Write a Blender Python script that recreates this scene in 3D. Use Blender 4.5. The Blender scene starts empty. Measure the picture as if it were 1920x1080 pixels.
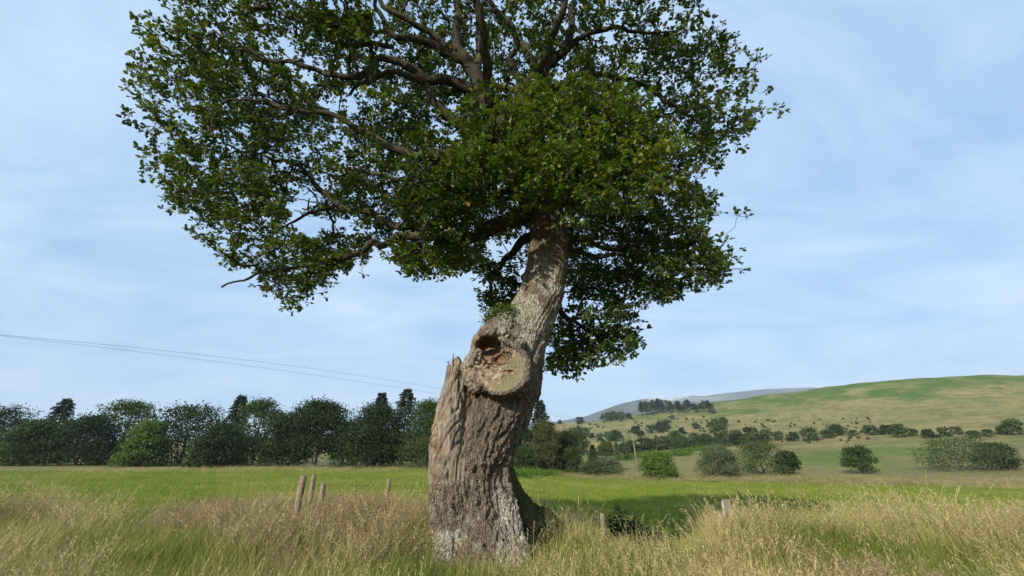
import bpy, math, random, time
import numpy as np
from mathutils import Vector
T0 = time.perf_counter()
random.seed(7)
RNG = np.random.default_rng(11)
scene = bpy.context.scene
col = scene.collection

# ------------------------------------------------------------------ camera
FPX, PITCH, CAMZ = 780.0, math.radians(21.7), 1.6
cam_d = bpy.data.cameras.new("camera")
cam_d.sensor_width = 36.0
cam_d.lens = FPX / 1920.0 * 36.0
cam_d.clip_start, cam_d.clip_end = 0.05, 30000.0
cam = bpy.data.objects.new("camera", cam_d)
cam.location = (0, 0, CAMZ)
cam.rotation_euler = (math.pi / 2 + PITCH, 0, 0)
col.objects.link(cam)
scene.camera = cam

# ------------------------------------------------------------------ light
SUN_EL, SUN_AZ = math.radians(25), math.radians(213)     # azimuth of the sun, clockwise from +Y
SUN_DIR = Vector((math.sin(SUN_AZ) * math.cos(SUN_EL), math.cos(SUN_AZ) * math.cos(SUN_EL), math.sin(SUN_EL)))
sun_d = bpy.data.lights.new("sun", 'SUN')
sun_d.energy, sun_d.angle, sun_d.color = 5.0, math.radians(0.55), (1.0, 0.91, 0.78)
sun = bpy.data.objects.new("sun", sun_d)
sun.rotation_euler = (-SUN_DIR).to_track_quat('-Z', 'Y').to_euler()
sun.location = (-20, -20, 30)
col.objects.link(sun)

world = bpy.data.worlds.new("World")
scene.world = world
world.use_nodes = True
wt = world.node_tree
wt.nodes.clear()
def WN(t, **k):
    n = wt.nodes.new(t)
    for a, b in k.items():
        setattr(n, a, b)
    return n
w_out, w_bg = WN('ShaderNodeOutputWorld'), WN('ShaderNodeBackground')
w_sky = WN('ShaderNodeTexSky', sky_type='NISHITA', sun_disc=False)
w_sky.sun_elevation, w_sky.sun_rotation = SUN_EL, SUN_AZ
w_sky.altitude, w_sky.air_density, w_sky.dust_density, w_sky.ozone_density = 80, 1.0, 0.6, 1.6
w_co = WN('ShaderNodeTexCoord')
w_sep = WN('ShaderNodeSeparateXYZ')
w_add = WN('ShaderNodeMath', operation='ADD'); w_add.inputs[1].default_value = 0.16
w_max = WN('ShaderNodeMath', operation='MAXIMUM'); w_max.inputs[1].default_value = 0.05
w_dx = WN('ShaderNodeMath', operation='DIVIDE'); w_dy = WN('ShaderNodeMath', operation='DIVIDE')
w_cmb = WN('ShaderNodeCombineXYZ')
w_map = WN('ShaderNodeMapping'); w_map.inputs['Scale'].default_value = (0.7, 1.25, 1.0); w_map.inputs['Rotation'].default_value = (0, 0, 0.25)
w_n1 = WN('ShaderNodeTexNoise'); w_n1.inputs['Scale'].default_value = 1.5; w_n1.inputs['Detail'].default_value = 9; w_n1.inputs['Roughness'].default_value = 0.62; w_n1.inputs['Distortion'].default_value = 0.6
w_rmp = WN('ShaderNodeMapRange'); w_rmp.inputs[1].default_value = 0.30; w_rmp.inputs[2].default_value = 0.78; w_rmp.inputs[3].default_value = 0.0; w_rmp.inputs[4].default_value = 0.85
w_mix = WN('ShaderNodeMix', data_type='RGBA'); w_mix.inputs[7].default_value = (6.0, 7.2, 8.5, 1)
L = wt.links.new
L(w_co.outputs['Generated'], w_sep.inputs[0]); L(w_sep.outputs[2], w_max.inputs[0]); L(w_max.outputs[0], w_add.inputs[0])
L(w_sep.outputs[0], w_dx.inputs[0]); L(w_add.outputs[0], w_dx.inputs[1]); L(w_sep.outputs[1], w_dy.inputs[0]); L(w_add.outputs[0], w_dy.inputs[1])
L(w_dx.outputs[0], w_cmb.inputs[0]); L(w_dy.outputs[0], w_cmb.inputs[1]); L(w_cmb.outputs[0], w_map.inputs[0]); L(w_map.outputs[0], w_n1.inputs['Vector'])
L(w_n1.outputs[0], w_rmp.inputs[0]); L(w_rmp.outputs[0], w_mix.inputs[0]); w_veil = WN('ShaderNodeMix', data_type='RGBA'); w_veil.inputs[0].default_value = 0.62; w_veil.inputs[7].default_value = (2.6, 4.8, 7.9, 1)
L(w_sky.outputs[0], w_veil.inputs[6]); L(w_veil.outputs[2], w_mix.inputs[6])
L(w_mix.outputs[2], w_bg.inputs[0]); L(w_bg.outputs[0], w_out.inputs[0])
w_bg.inputs[1].default_value = 0.10

vs = scene.view_settings
vs.view_transform, vs.look, vs.exposure, vs.gamma = 'Standard', 'None', 0.48, 1.0
vs.use_curve_mapping = False
cy = scene.cycles
cy.max_bounces, cy.diffuse_bounces, cy.glossy_bounces, cy.transmission_bounces, cy.volume_bounces = 4, 2, 1, 2, 0
cy.caustics_reflective = cy.caustics_refractive = False
cy.use_denoising = True
cy.denoiser = 'OPENIMAGEDENOISE'
cy.denoising_input_passes = 'RGB_ALBEDO_NORMAL'

# ------------------------------------------------------------------ pixel <-> place
CP, SP = math.cos(PITCH), math.sin(PITCH)
def P(px, py, Y):
    u, v = (px - 960) / FPX, (540 - py) / FPX
    t = Y / (CP - v * SP)
    return np.array([u * t, Y, CAMZ + t * (SP + v * CP)])
def depth_at(py, Y):
    return Y / (CP - (540 - py) / FPX * SP)
def project(V):
    x, y, z = V[..., 0], V[..., 1], V[..., 2] - CAMZ
    d = np.maximum(y * CP + z * SP, 0.05)
    return 960 + FPX * x / d, 540 - FPX * (-y * SP + z * CP) / d
def inside_poly(x, y, poly):
    poly = np.asarray(poly, float)
    c = np.zeros(np.shape(x), bool)
    j = len(poly) - 1
    for i in range(len(poly)):
        xi, yi, xj, yj = *poly[i], *poly[j]
        c ^= ((yi > y) != (yj > y)) & (x < (xj - xi) * (y - yi) / (yj - yi + 1e-9) + xi)
        j = i
    return c
def sstep(a, b, x):
    t = np.clip((x - a) / (b - a), 0, 1)
    return t * t * (3 - 2 * t)

# ------------------------------------------------------------------ numpy noise
_perm = np.random.default_rng(3).permutation(512).astype(np.int64)
_perm = np.concatenate([_perm, _perm, _perm])
_g3 = np.random.default_rng(5).normal(size=(512, 3))
_g3 /= np.linalg.norm(_g3, axis=1)[:, None]
def noise(p):
    p = np.asarray(p, float)
    i = np.floor(p).astype(np.int64)
    f = p - i
    i &= 511
    w = f * f * f * (f * (f * 6 - 15) + 10)
    out = np.zeros(len(p))
    for dx in (0, 1):
        for dy in (0, 1):
            for dz in (0, 1):
                h = _perm[_perm[_perm[(i[:, 0] + dx) & 511] + ((i[:, 1] + dy) & 511)] + ((i[:, 2] + dz) & 511)] & 511
                g = _g3[h]
                d = (f - np.array([dx, dy, dz])) 
                n = (g * d).sum(1)
                ww = (w[:, 0] if dx else 1 - w[:, 0]) * (w[:, 1] if dy else 1 - w[:, 1]) * (w[:, 2] if dz else 1 - w[:, 2])
                out += n * ww
    return out * 1.5
def fbm(p, o=4, g=0.5, l=2.0):
    a, s, p = 1.0, 0, np.asarray(p, float)
    for k in range(o):
        s = s + a * noise(p + 17.3 * k)
        a *= g
        p = p * l
    return s

# ------------------------------------------------------------------ mesh helpers
def new_mesh(name, V, F, smooth=True, mat=None, attrs=None):
    """F: list of int arrays of shape (n,3) or (n,4)."""
    if not isinstance(F, (list, tuple)):
        F = [F]
    F = [np.asarray(f, np.int32) for f in F if len(f)]
    V = np.asarray(V, np.float32)
    me = bpy.data.meshes.new(name)
    me.vertices.add(len(V)); me.vertices.foreach_set('co', V.ravel())
    nl = sum(f.size for f in F); npoly = sum(len(f) for f in F)
    me.loops.add(nl); me.polygons.add(npoly)
    me.loops.foreach_set('vertex_index', np.concatenate([f.ravel() for f in F]))
    tot = np.concatenate([np.full(len(f), f.shape[1], np.int32) for f in F])
    st = np.concatenate([[0], np.cumsum(tot)[:-1]]).astype(np.int32)
    me.polygons.foreach_set('loop_start', st)
    me.polygons.foreach_set('use_smooth', np.full(npoly, smooth, bool))
    for k, arr in (attrs or {}).items():
        arr = np.asarray(arr, np.float32)
        if arr.ndim == 1:
            a = me.attributes.new(k, 'FLOAT', 'POINT'); a.data.foreach_set('value', arr)
        elif arr.shape[1] == 3:
            a = me.attributes.new(k, 'FLOAT_VECTOR', 'POINT'); a.data.foreach_set('vector', arr.ravel())
        else:
            a = me.attributes.new(k, 'FLOAT_COLOR', 'POINT'); a.data.foreach_set('color', arr.ravel())
    me.update(calc_edges=True)
    me.validate()
    if mat:
        me.materials.append(mat)
    return me
def link(name, me, parent=None, **props):
    o = bpy.data.objects.new(name, me)
    col.objects.link(o)
    if parent is not None:
        o.parent = parent
    for k, v in props.items():
        o[k] = v
    return o
def tag(o, label=None, category=None, group=None, kind=None):
    for k, v in (('label', label), ('category', category), ('group', group), ('kind', kind)):
        if v:
            o[k] = v
    return o
def empty(name, loc, rz=0.0):
    o = bpy.data.objects.new(name, None)
    o.location = [float(c) for c in loc]; o.rotation_euler = (0, 0, rz); o.empty_display_size = 0.3
    col.objects.link(o)
    return o
def copy_tree(o, parent=None):
    c = o.copy(); col.objects.link(c); c.parent = parent
    for ch in o.children:
        copy_tree(ch, c)
    return c
class Acc:
    """collects verts / quads / tris into one mesh"""
    def __init__(s):
        s.V, s.Q, s.T, s.n, s.A = [], [], [], 0, []
    def add(s, V, Q=None, T=None, a=None):
        V = np.asarray(V, float)
        s.V.append(V)
        if Q is not None and len(Q): s.Q.append(np.asarray(Q, np.int32) + s.n)
        if T is not None and len(T): s.T.append(np.asarray(T, np.int32) + s.n)
        s.A.append(np.full(len(V), 0.5) if a is None else np.broadcast_to(np.asarray(a, float), (len(V),)))
        s.n += len(V)
    def mesh(s, name, mat, smooth=True):
        F = []
        if s.Q: F.append(np.concatenate(s.Q))
        if s.T: F.append(np.concatenate(s.T))
        return new_mesh(name, np.concatenate(s.V), F, smooth, mat, {'rnd': np.concatenate(s.A)})
def catmull(pts, step=0.15):
    pts = np.asarray(pts, float)
    if len(pts) < 3:
        n = max(2, int(np.linalg.norm(pts[-1, :3] - pts[0, :3]) / step) + 1)
        return pts[0] + (pts[-1] - pts[0]) * np.linspace(0, 1, n)[:, None]
    e = np.vstack([2 * pts[0] - pts[1], pts, 2 * pts[-1] - pts[-2]])
    out = []
    for i in range(1, len(e) - 2):
        a, b, c, d = e[i - 1], e[i], e[i + 1], e[i + 2]
        n = max(1, int(np.linalg.norm(c[:3] - b[:3]) / step))
        for k in range(n):
            t = k / n
            out.append(0.5 * ((2 * b) + (-a + c) * t + (2 * a - 5 * b + 4 * c - d) * t * t + (-a + 3 * b - 3 * c + d) * t ** 3))
    out.append(e[-2])
    return np.array(out)
def tube(pts, rad, sides=6, lump=0.0, cap=True):
    pts = np.asarray(pts, float); n = len(pts)
    rad = np.broadcast_to(np.asarray(rad, float), (n,))
    tan = np.gradient(pts, axis=0)
    tan /= np.linalg.norm(tan, axis=1)[:, None] + 1e-9
    up = np.array([0.0, 0, 1]) if abs(tan[0, 2]) < 0.9 else np.array([1.0, 0, 0])
    a = np.cross(tan[0], up); a /= np.linalg.norm(a)
    fr = np.zeros((n, 3))
    for i in range(n):
        a = a - tan[i] * np.dot(a, tan[i]); a /= np.linalg.norm(a) + 1e-9
        fr[i] = a
    bi = np.cross(tan, fr)
    th = np.linspace(0, 2 * math.pi, sides, endpoint=False)
    R = rad[:, None, None] * np.ones((n, sides, 1))
    V = pts[:, None] + R * (np.cos(th)[None, :, None] * fr[:, None] + np.sin(th)[None, :, None] * bi[:, None])
    if lump > 0:
        flat = V.reshape(-1, 3)
        nz = noise(flat * 5.0) + 0.6 * noise(flat * 13.0)
        V = pts[:, None] + (V - pts[:, None]) * (1 + lump * nz.reshape(n, sides, 1))
    i = np.arange(n - 1)[:, None] * sides; j = np.arange(sides)[None]; j2 = (j + 1) % sides
    Q = np.stack([i + j, i + j2, i + sides + j2, i + sides + j], -1).reshape(-1, 4)
    V = V.reshape(-1, 3); Tt = []
    if cap:
        V = np.vstack([V, pts[0] , pts[-1]])
        b0, b1 = n * sides, n * sides + 1
        Tt = [(b0, (k + 1) % sides, k) for k in range(sides)] + [(b1, (n - 1) * sides + k, (n - 1) * sides + (k + 1) % sides) for k in range(sides)]
    return V, Q, Tt
def rand_unit(n, rng=RNG):
    v = rng.normal(size=(n, 3))
    return v / (np.linalg.norm(v, axis=1)[:, None] + 1e-9)
def leaves(base, direc, normal, length, width, rnd, fold=0.25):
    """obovate leaves folded along the midrib: 6 verts, 2 quads each"""
    n = len(base)
    d = direc / (np.linalg.norm(direc, axis=1)[:, None] + 1e-9)
    s = np.cross(d, normal); s /= np.linalg.norm(s, axis=1)[:, None] + 1e-9
    nn = np.cross(s, d)
    Ln, W = length[:, None], width[:, None]
    b = base
    t = base + d * Ln
    l1 = base + d * Ln * 0.38 - s * W * 0.36 + nn * W * fold
    l2 = base + d * Ln * 0.78 - s * W * 0.50 + nn * W * fold
    r1 = base + d * Ln * 0.38 + s * W * 0.36 + nn * W * fold
    r2 = base + d * Ln * 0.78 + s * W * 0.50 + nn * W * fold
    V = np.stack([b, l1, l2, t, r2, r1], 1).reshape(-1, 3)
    k = np.arange(n)[:, None] * 6
    Q = np.concatenate([k + np.array([[0, 1, 2, 3]]) * 1, k + np.array([[0, 3, 4, 5]])])
    return V, Q[:, ::-1], np.repeat(rnd, 6)

# ------------------------------------------------------------------ materials
class NT:
    def __init__(s, name):
        s.m = bpy.data.materials.new(name); s.m.use_nodes = True
        s.t = s.m.node_tree; s.t.nodes.clear()
        s.out = s.n('ShaderNodeOutputMaterial')
    def n(s, t, **k):
        x = s.t.nodes.new(t)
        for a, b in k.items():
            setattr(x, a, b)
        return x
    def l(s, a, b):
        s.t.links.new(a, b)
    def val(s, sock, v):
        if hasattr(v, 'is_output') or isinstance(v, bpy.types.NodeSocket):
            s.l(v, sock)
        else:
            sock.default_value = (*v, 1) if isinstance(v, tuple) and len(v) == 3 and sock.type == 'RGBA' else v
    def noise(s, vec, scale, detail=4, rough=0.55, dist=0.0):
        x = s.n('ShaderNodeTexNoise')
        if vec is not None: s.l(vec, x.inputs['Vector'])
        x.inputs['Scale'].default_value = scale; x.inputs['Detail'].default_value = detail
        x.inputs['Roughness'].default_value = rough; x.inputs['Distortion'].default_value = dist
        return x.outputs[0]
    def rng(s, v, a, b, c=0.0, d=1.0):
        x = s.n('ShaderNodeMapRange')
        s.val(x.inputs[0], v)
        for i, q in enumerate((a, b, c, d)): x.inputs[i + 1].default_value = q
        return x.outputs[0]
    def mix(s, f, a, b, mode='MIX'):
        x = s.n('ShaderNodeMix', data_type='RGBA', blend_type=mode)
        s.val(x.inputs[0], f); s.val(x.inputs[6], a); s.val(x.inputs[7], b)
        return x.outputs[2]
    def math(s, op, a, b=0.0):
        x = s.n('ShaderNodeMath', operation=op)
        s.val(x.inputs[0], a); s.val(x.inputs[1], b)
        return x.outputs[0]
    def coord(s, kind='Object', scale=None):
        c = s.n('ShaderNodeTexCoord').outputs[kind]
        if scale:
            m = s.n('ShaderNodeMapping'); m.inputs['Scale'].default_value = scale
            s.l(c, m.inputs[0]); return m.outputs[0]
        return c
    def attr(s, name, kind='GEOMETRY'):
        return s.n('ShaderNodeAttribute', attribute_name=name, attribute_type=kind)
    def bump(s, h, strength=0.5, dist=0.02):
        b = s.n('ShaderNodeBump'); s.l(h, b.inputs['Height'])
        b.inputs['Strength'].default_value = strength; b.inputs['Distance'].default_value = dist
        return b.outputs[0]
    def princ(s, colr, rough=0.8, spec=0.25, normal=None):
        p = s.n('ShaderNodeBsdfPrincipled')
        s.val(p.inputs['Base Color'], colr); s.val(p.inputs['Roughness'], rough)
        p.inputs['Specular IOR Level'].default_value = spec
        if normal is not None: s.l(normal, p.inputs['Normal'])
        return p.outputs[0]
    def done(s, shader):
        s.l(shader, s.out.inputs[0]); return s.m
def leaf_mat(name, c1, c2, c3, trans=0.35, rough=0.5, spec=0.35, tcol=None):
    """c1 dark, c2 mid, c3 occasional pale; rnd attribute drives the mix"""
    m = NT(name)
    r = m.attr('rnd').outputs['Fac']
    nz = m.noise(m.n('ShaderNodeNewGeometry').outputs['Position'], 0.9, 2)
    f = m.math('ADD', m.math('MULTIPLY', r, 0.75), m.math('MULTIPLY', m.rng(nz, 0.3, 0.7), 0.3))
    cc = m.mix(m.rng(f, 0.1, 0.75), c1, c2)
    cc = m.mix(m.rng(r, 0.90, 1.0), cc, c3)
    p = m.princ(cc, rough, spec)
    tr = m.n('ShaderNodeBsdfTranslucent')
    m.l(m.mix(1.0, cc, tcol or (1.6, 1.5, 0.6), 'MULTIPLY'), tr.inputs[0])
    mx = m.n('ShaderNodeMixShader'); mx.inputs[0].default_value = trans
    m.l(p, mx.inputs[1]); m.l(tr.outputs[0], mx.inputs[2])
    return m.done(mx.outputs[0])
def bark_mat(name, c1, c2, scale=1.0, moss=0.0):
    m = NT(name)
    v = m.coord('Object', (7 * scale, 7 * scale, 1.6 * scale))
    n1 = m.noise(v, 2.0, 6, 0.65); n2 = m.noise(m.coord('Object'), 1.7 * scale, 3)
    cc = m.mix(m.rng(n1, 0.3, 0.7), c1, c2)
    if moss:
        nrm = m.n('ShaderNodeNewGeometry').outputs['Normal']
        sp = m.n('ShaderNodeSeparateXYZ'); m.l(nrm, sp.inputs[0])
        up = m.math('ADD', m.math('MULTIPLY', sp.outputs[2], 0.5), m.rng(n2, 0.3, 0.7, -0.4, 0.5))
        cc = m.mix(m.rng(up, 0.1, 0.6, 0.0, moss), cc, (0.075, 0.080, 0.022))
    return m.done(m.princ(cc, 0.9, 0.15, m.bump(n1, 0.8, 0.02)))

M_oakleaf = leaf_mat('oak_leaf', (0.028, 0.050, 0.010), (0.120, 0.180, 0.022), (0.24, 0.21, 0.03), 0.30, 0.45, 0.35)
M_limb = bark_mat('oak_limb_bark', (0.024, 0.020, 0.015), (0.072, 0.060, 0.044), 1.0, 0.85)
M_twig = bark_mat('oak_twig_bark', (0.035, 0.029, 0.022), (0.08, 0.066, 0.05), 1.5, 0.2)
M_trunk2 = bark_mat('far_tree_bark', (0.06, 0.05, 0.04), (0.13, 0.11, 0.09), 0.4)
M_post = None

# ------------------------------------------------------------------ terrain height
_ly = np.array([-4000, 0, 8, 11, 15, 30, 60, 85, 150, 5000.])
_lz = np.array([0.3, 0.0, 0.0, -0.05, -0.2, -0.5, -0.75, -0.9, -1.0, -1.0])
_rz = np.array([0.3, 0.0, 0.0, -0.55, -1.0, -1.55, -1.95, -2.1, -1.5, -1.0])
_hd = np.array([0, 85, 110, 140, 200, 300, 400, 500, 600, 680, 900, 1500, 9000.])
_hf = np.array([0, 0, 0.012, 0.035, 0.085, 0.21, 0.40, 0.66, 1.0, 1.05, 0.75, 0.3, 0.2])
_ca = np.array([-9, -0.9, -0.3, 0.0, 0.10, 0.19, 0.30, 0.44, 0.6, 0.9, 1.5, 9])
_cz = np.array([8, 14, 24, 34, 40, 45, 53, 62.5, 70, 77, 66, 20.])
def H(x, y):
    x = np.asarray(x, float); y = np.asarray(y, float)
    yf = np.maximum(y, 0.1)
    d = np.hypot(x, y)
    a = np.clip(x / np.maximum(yf, 0.25 * d + 0.1), -9, 9)
    w = sstep(-0.10, 0.22, np.where(y > 2, x / yf, a * 0.3))
    base = np.interp(y, _ly, _lz) * (1 - w) + np.interp(y, _ly, _rz) * w
    base = base + 0.2 * sstep(.33, .5, x / yf) * np.exp(-((y - 10) / 4.0) ** 2) * (y > 0)
    front = sstep(-0.4, 0.25, y / (d + 1e-6))
    hill = np.interp(d, _hd, _hf) * np.interp(a, _ca, _cz) * front
    q = np.stack([x, y, np.zeros_like(x)], -1).reshape(-1, 3)
    und = 0.10 * noise(q * 0.11).reshape(x.shape) * sstep(10, 25, d) + 0.05 * noise(q * 0.5 + 9).reshape(x.shape) * sstep(3, 6, d)
    und = und + sstep(120, 400, d) * (2.2 * noise(q * 0.018 + 4).reshape(x.shape) + 1.0 * noise(q * 0.05 + 7).reshape(x.shape))
    return base + hill + und
def hit(px, py, dmax=900.0):
    """where the ray through a pixel meets the ground"""
    u, v = (px - 960) / FPX, (540 - py) / FPX
    d = np.array([u, CP - v * SP, SP + v * CP])
    ts = np.geomspace(4, dmax, 130)
    pts = d[None] * ts[:, None] + np.array([0, 0, CAMZ])
    below = pts[:, 2] < H(pts[:, 0], pts[:, 1])
    if not below.any():
        return None
    k = int(np.argmax(below))
    fine = np.linspace(ts[max(k - 1, 0)], ts[k], 24)
    pts = d[None] * fine[:, None] + np.array([0, 0, CAMZ])
    b = pts[:, 2] < H(pts[:, 0], pts[:, 1])
    p = pts[int(np.argmax(b)) if b.any() else -1]
    return np.array([p[0], p[1], float(H(p[0], p[1]))])
def on_ground(px, Y, py=870):
    p = P(px, py, Y)
    return np.array([p[0], Y, float(H(p[0], Y))])

# ground sheet: polar grid around the camera, fine in front
ang = np.radians(np.concatenate([np.arange(-180, -60, 4.0), np.arange(-60, 60, 0.25), np.arange(60, 180, 4.0)]))
rad = np.concatenate([[0.0], np.geomspace(0.5, 5500, 230)])
A, R_ = np.meshgrid(ang, rad[1:], indexing='ij')
gx, gy = R_ * np.sin(A), R_ * np.cos(A)
gz = H(gx, gy)
nA, nR = gx.shape
GV = np.stack([gx, gy, gz], -1).reshape(-1, 3)
ii = np.arange(nA)[:, None]; jj = np.arange(nR - 1)[None]
i2 = (ii + 1) % nA
GQ = np.stack([ii * nR + jj, ii * nR + jj + 1, i2 * nR + jj + 1, i2 * nR + jj], -1).reshape(-1, 4)
ctr = len(GV)
GV = np.vstack([GV, [0, 0, float(H(0.0, 0.0))]])
GT = np.stack([np.full(nA, ctr), np.arange(nA) * nR, ((np.arange(nA) + 1) % nA) * nR], -1)
# ground cover colours by place
gd = np.hypot(GV[:, 0], GV[:, 1]); ga = GV[:, 0] / np.maximum(GV[:, 1], 0.3 * gd + 0.1)
q0 = GV * np.array([1, 1, 0])
nA1 = fbm(q0 * 0.02, 4); nA2 = fbm(q0 * 0.08 + 5, 4)
C_bank = np.array([0.17, 0.15, 0.06]); C_mead = np.array([0.15, 0.20, 0.032]); C_gold = np.array([0.21, 0.20, 0.055])
C_rough = np.array([0.20, 0.18, 0.075]); C_tan = np.array([0.27, 0.225, 0.095]); C_brk = np.array([0.075, 0.135, 0.025]); C_green = np.array([0.12, 0.17, 0.04])
def cmix(c, d, t): return c * (1 - t[:, None]) + d * t[:, None]
GC = np.tile(C_bank, (len(GV), 1))
GC = cmix(GC, C_mead, sstep(13, 17, gd + 2 * nA2))
GC = cmix(GC, C_gold, sstep(46, 62, gd + 6 * nA1) * sstep(0.1, -0.05, ga))
GC = cmix(GC, C_rough, np.maximum(sstep(80, 86, gd + 3 * nA2), sstep(62, 70, gd + 4 * nA2) * sstep(0.0, 0.06, ga)))
GC = cmix(GC, C_green, sstep(0.1, 0.5, nA1) * sstep(95, 130, gd))
GC = cmix(GC, C_tan, sstep(170, 260, gd + 30 * nA1) * (0.55 + 0.45 * sstep(-0.2, 0.4, nA2)))
GC = cmix(GC, C_green * 0.8, sstep(0.15, 0.45, nA2) * sstep(180, 260, gd) * 0.7)
GC = cmix(GC, C_brk, sstep(470, 540, gd + 120 * nA1 - 60 * (ga < 0.25)))
pxg, pyg = project(GV)
straw = inside_poly(pxg, pyg, [(1075, 840), (1100, 832), (1122, 829), (1124, 836), (1095, 843)]) & (gd > 120) & (gd < 600) & (GV[:, 1] > 0)
GC = cmix(GC, np.array([0.36, 0.27, 0.10]), straw.astype(float))
mg = NT('ground_cover')
ga_ = mg.attr('cover').outputs['Color']
po = mg.n('ShaderNodeNewGeometry').outputs['Position']
n1 = mg.noise(po, 0.35, 8, 0.7); n2 = mg.noise(po, 4.0, 6, 0.7); n3 = mg.noise(po, 0.06, 10, 0.75)
vd = mg.n('ShaderNodeVectorMath', operation='LENGTH'); mg.l(po, vd.inputs[0]); far = mg.rng(vd.outputs['Value'], 90, 180)
n5 = mg.noise(po, 0.17, 10, 0.8, 0.8); n6 = mg.noise(po, 0.03, 8, 0.7, 0.5)
cg = mg.mix(mg.rng(n1, 0.35, 0.68, 0, 0.45), ga_, mg.mix(1.0, ga_, (0.62, 0.72, 0.55), 'MULTIPLY'))
cg = mg.mix(mg.rng(n3, 0.42, 0.70, 0, 0.5), cg, mg.mix(1.0, ga_, (1.35, 1.15, 1.1), 'MULTIPLY'))
cg = mg.mix(mg.rng(n2, 0.5, 0.8, 0, 0.4), cg, mg.mix(1.0, ga_, (0.55, 0.6, 0.5), 'MULTIPLY'))
cg = mg.mix(mg.math('MULTIPLY', far, mg.rng(n5, 0.48, 0.58, 0, 0.85)), cg, (0.085, 0.095, 0.035))
cg = mg.mix(mg.math('MULTIPLY', far, mg.rng(n6, 0.48, 0.66, 0, 0.6)), cg, (0.33, 0.265, 0.12))
M_ground = mg.done(mg.princ(cg, 0.95, 0.05, mg.bump(n2, 0.9, 0.12)))
ground = link('ground', new_mesh('ground', GV, [GQ, GT], True, M_ground, {'cover': np.hstack([GC, np.ones((len(GC), 1))])}), kind='structure')

# far fells
def fell(name, Y, prof, depth, cmat, seed):
    px = np.array([p[0] for p in prof], float); py = np.array([p[1] for p in prof], float)
    xs = np.linspace(px[0], px[-1], 260)
    ridge = np.interp(xs, px, py)
    pts = np.array([P(a, b, Y) for a, b in zip(xs, ridge)])
    hz = pts[:, 2]
    nt = 30
    tt = np.linspace(-1, 1, nt)
    k = np.linspace(-3, 3, 9); ker = np.exp(-k * k); ker /= ker.sum()
    hz = np.convolve(np.pad(hz, 4, mode='edge'), ker, 'valid')
    X, Tt = np.meshgrid(pts[:, 0], tt, indexing='ij')
    prof_t = (1 - np.abs(tt) ** 1.35)
    Z = (hz[:, None] + 30) * prof_t[None] - 30
    Yy = Y + Tt * depth
    nz = fbm(np.stack([X, Yy, 0 * X + seed], -1).reshape(-1, 3) * 0.0026, 5).reshape(X.shape)
    Z = Z + nz * 30 * (1 - prof_t[None]) * prof_t[None] * 4
    V = np.stack([X, Yy, Z], -1).reshape(-1, 3)
    a = np.arange(len(xs) - 1)[:, None] * nt; b = np.arange(nt - 1)[None]
    Q = np.stack([a + b, a + nt + b, a + nt + b + 1, a + b + 1], -1).reshape(-1, 4)
    return link(name, new_mesh(name, V, [Q], True, cmat), kind='structure')
mf = NT('fell_grass')
nf = mf.noise(mf.n('ShaderNodeNewGeometry').outputs['Position'], 0.004, 8, 0.65)
M_fell = mf.done(mf.princ(mf.mix(mf.rng(nf, 0.35, 0.65), (0.050, 0.062, 0.055), (0.10, 0.11, 0.085)), 0.95, 0.03))
fell('fell', 2600, [(-200, 830), (600, 822), (900, 806), (1000, 797), (1045, 790), (1092, 782), (1130, 768), (1160, 757), (1195, 749), (1222, 746), (1260, 752), (1330, 752), (1420, 748), (1560, 762), (1750, 790), (2100, 815)], 800, M_fell, 1)
fell('fell', 4000, [(1150, 800), (1240, 757), (1292, 741), (1315, 743), (1340, 739), (1365, 736), (1430, 729), (1520, 726), (1640, 740), (1800, 757), (2050, 775)], 900, M_fell, 2)
print('terrain', time.perf_counter() - T0)
#OAK
# ------------------------------------------------------------------ the oak: trunk as a distance field, then surface nets
OAK_Y = 7.5
trunk_rows = [(1120, 792, 998), (1085, 804, 988), (1050, 818, 979), (1000, 820, 968), (960, 820, 961), (900, 818, 950), (860, 820, 954), (820, 836, 972), (790, 860, 986),
              (750, 878, 1002), (700, 890, 1014), (660, 905, 1021), (640, 917, 1026), (600, 945, 1041), (550, 972, 1059), (500, 985, 1067), (450, 992, 1068), (400, 992, 1057), (370, 984, 1040), (345, 972, 1022)]
tc = np.array([P((l + r) / 2, py, OAK_Y) for py, l, r in trunk_rows])
tr = np.array([(r - l) / 2 * depth_at(py, OAK_Y) / FPX * (0.93 if py < 800 else 0.90) for py, l, r in trunk_rows])
def chain(rows):
    """rows of (px, py, Y, radius in metres)"""
    return np.array([P(a, b, c) for a, b, c, r in rows]), np.array([r for *_, r in rows])
C_main = (tc, tr)
C_back = chain([(905, 1050, 7.75, .40), (912, 930, 7.8, .30), (925, 860, 7.85, .255), (957, 800, 7.85, .26), (974, 750, 7.85, .25), (990, 700, 7.83, .235), (1001, 650, 7.8, .215), (1018, 600, 7.7, .18), (1036, 550, 7.6, .14)])
C_snag = chain([(848, 960, 7.35, .34), (842, 900, 7.2, .30), (839, 850, 7.12, .275), (840, 800, 7.08, .25), (847, 750, 7.08, .195), (853, 715, 7.1, .145), (857, 690, 7.1, .10), (858, 676, 7.1, .055)])
C_slab = chain([(866, 900, 7.22, .20), (868, 840, 7.21, .18), (870, 780, 7.22, .16), (873, 730, 7.25, .14), (878, 700, 7.25, .12)])
splint = [chain([(838, 720, 7.04, .030), (842, 692, 7.02, .022), (839, 676, 7.0, .010)]),
          chain([(850, 710, 7.02, .05), (850, 680, 7.02, .028), (851, 664, 7.02, .010)]),
          chain([(864, 715, 7.05, .05), (866, 690, 7.06, .030), (864, 677, 7.06, .012)]),
          chain([(857, 700, 6.99, .045), (858, 682, 6.99, .025), (858, 667, 6.99, .008)])]
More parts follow.
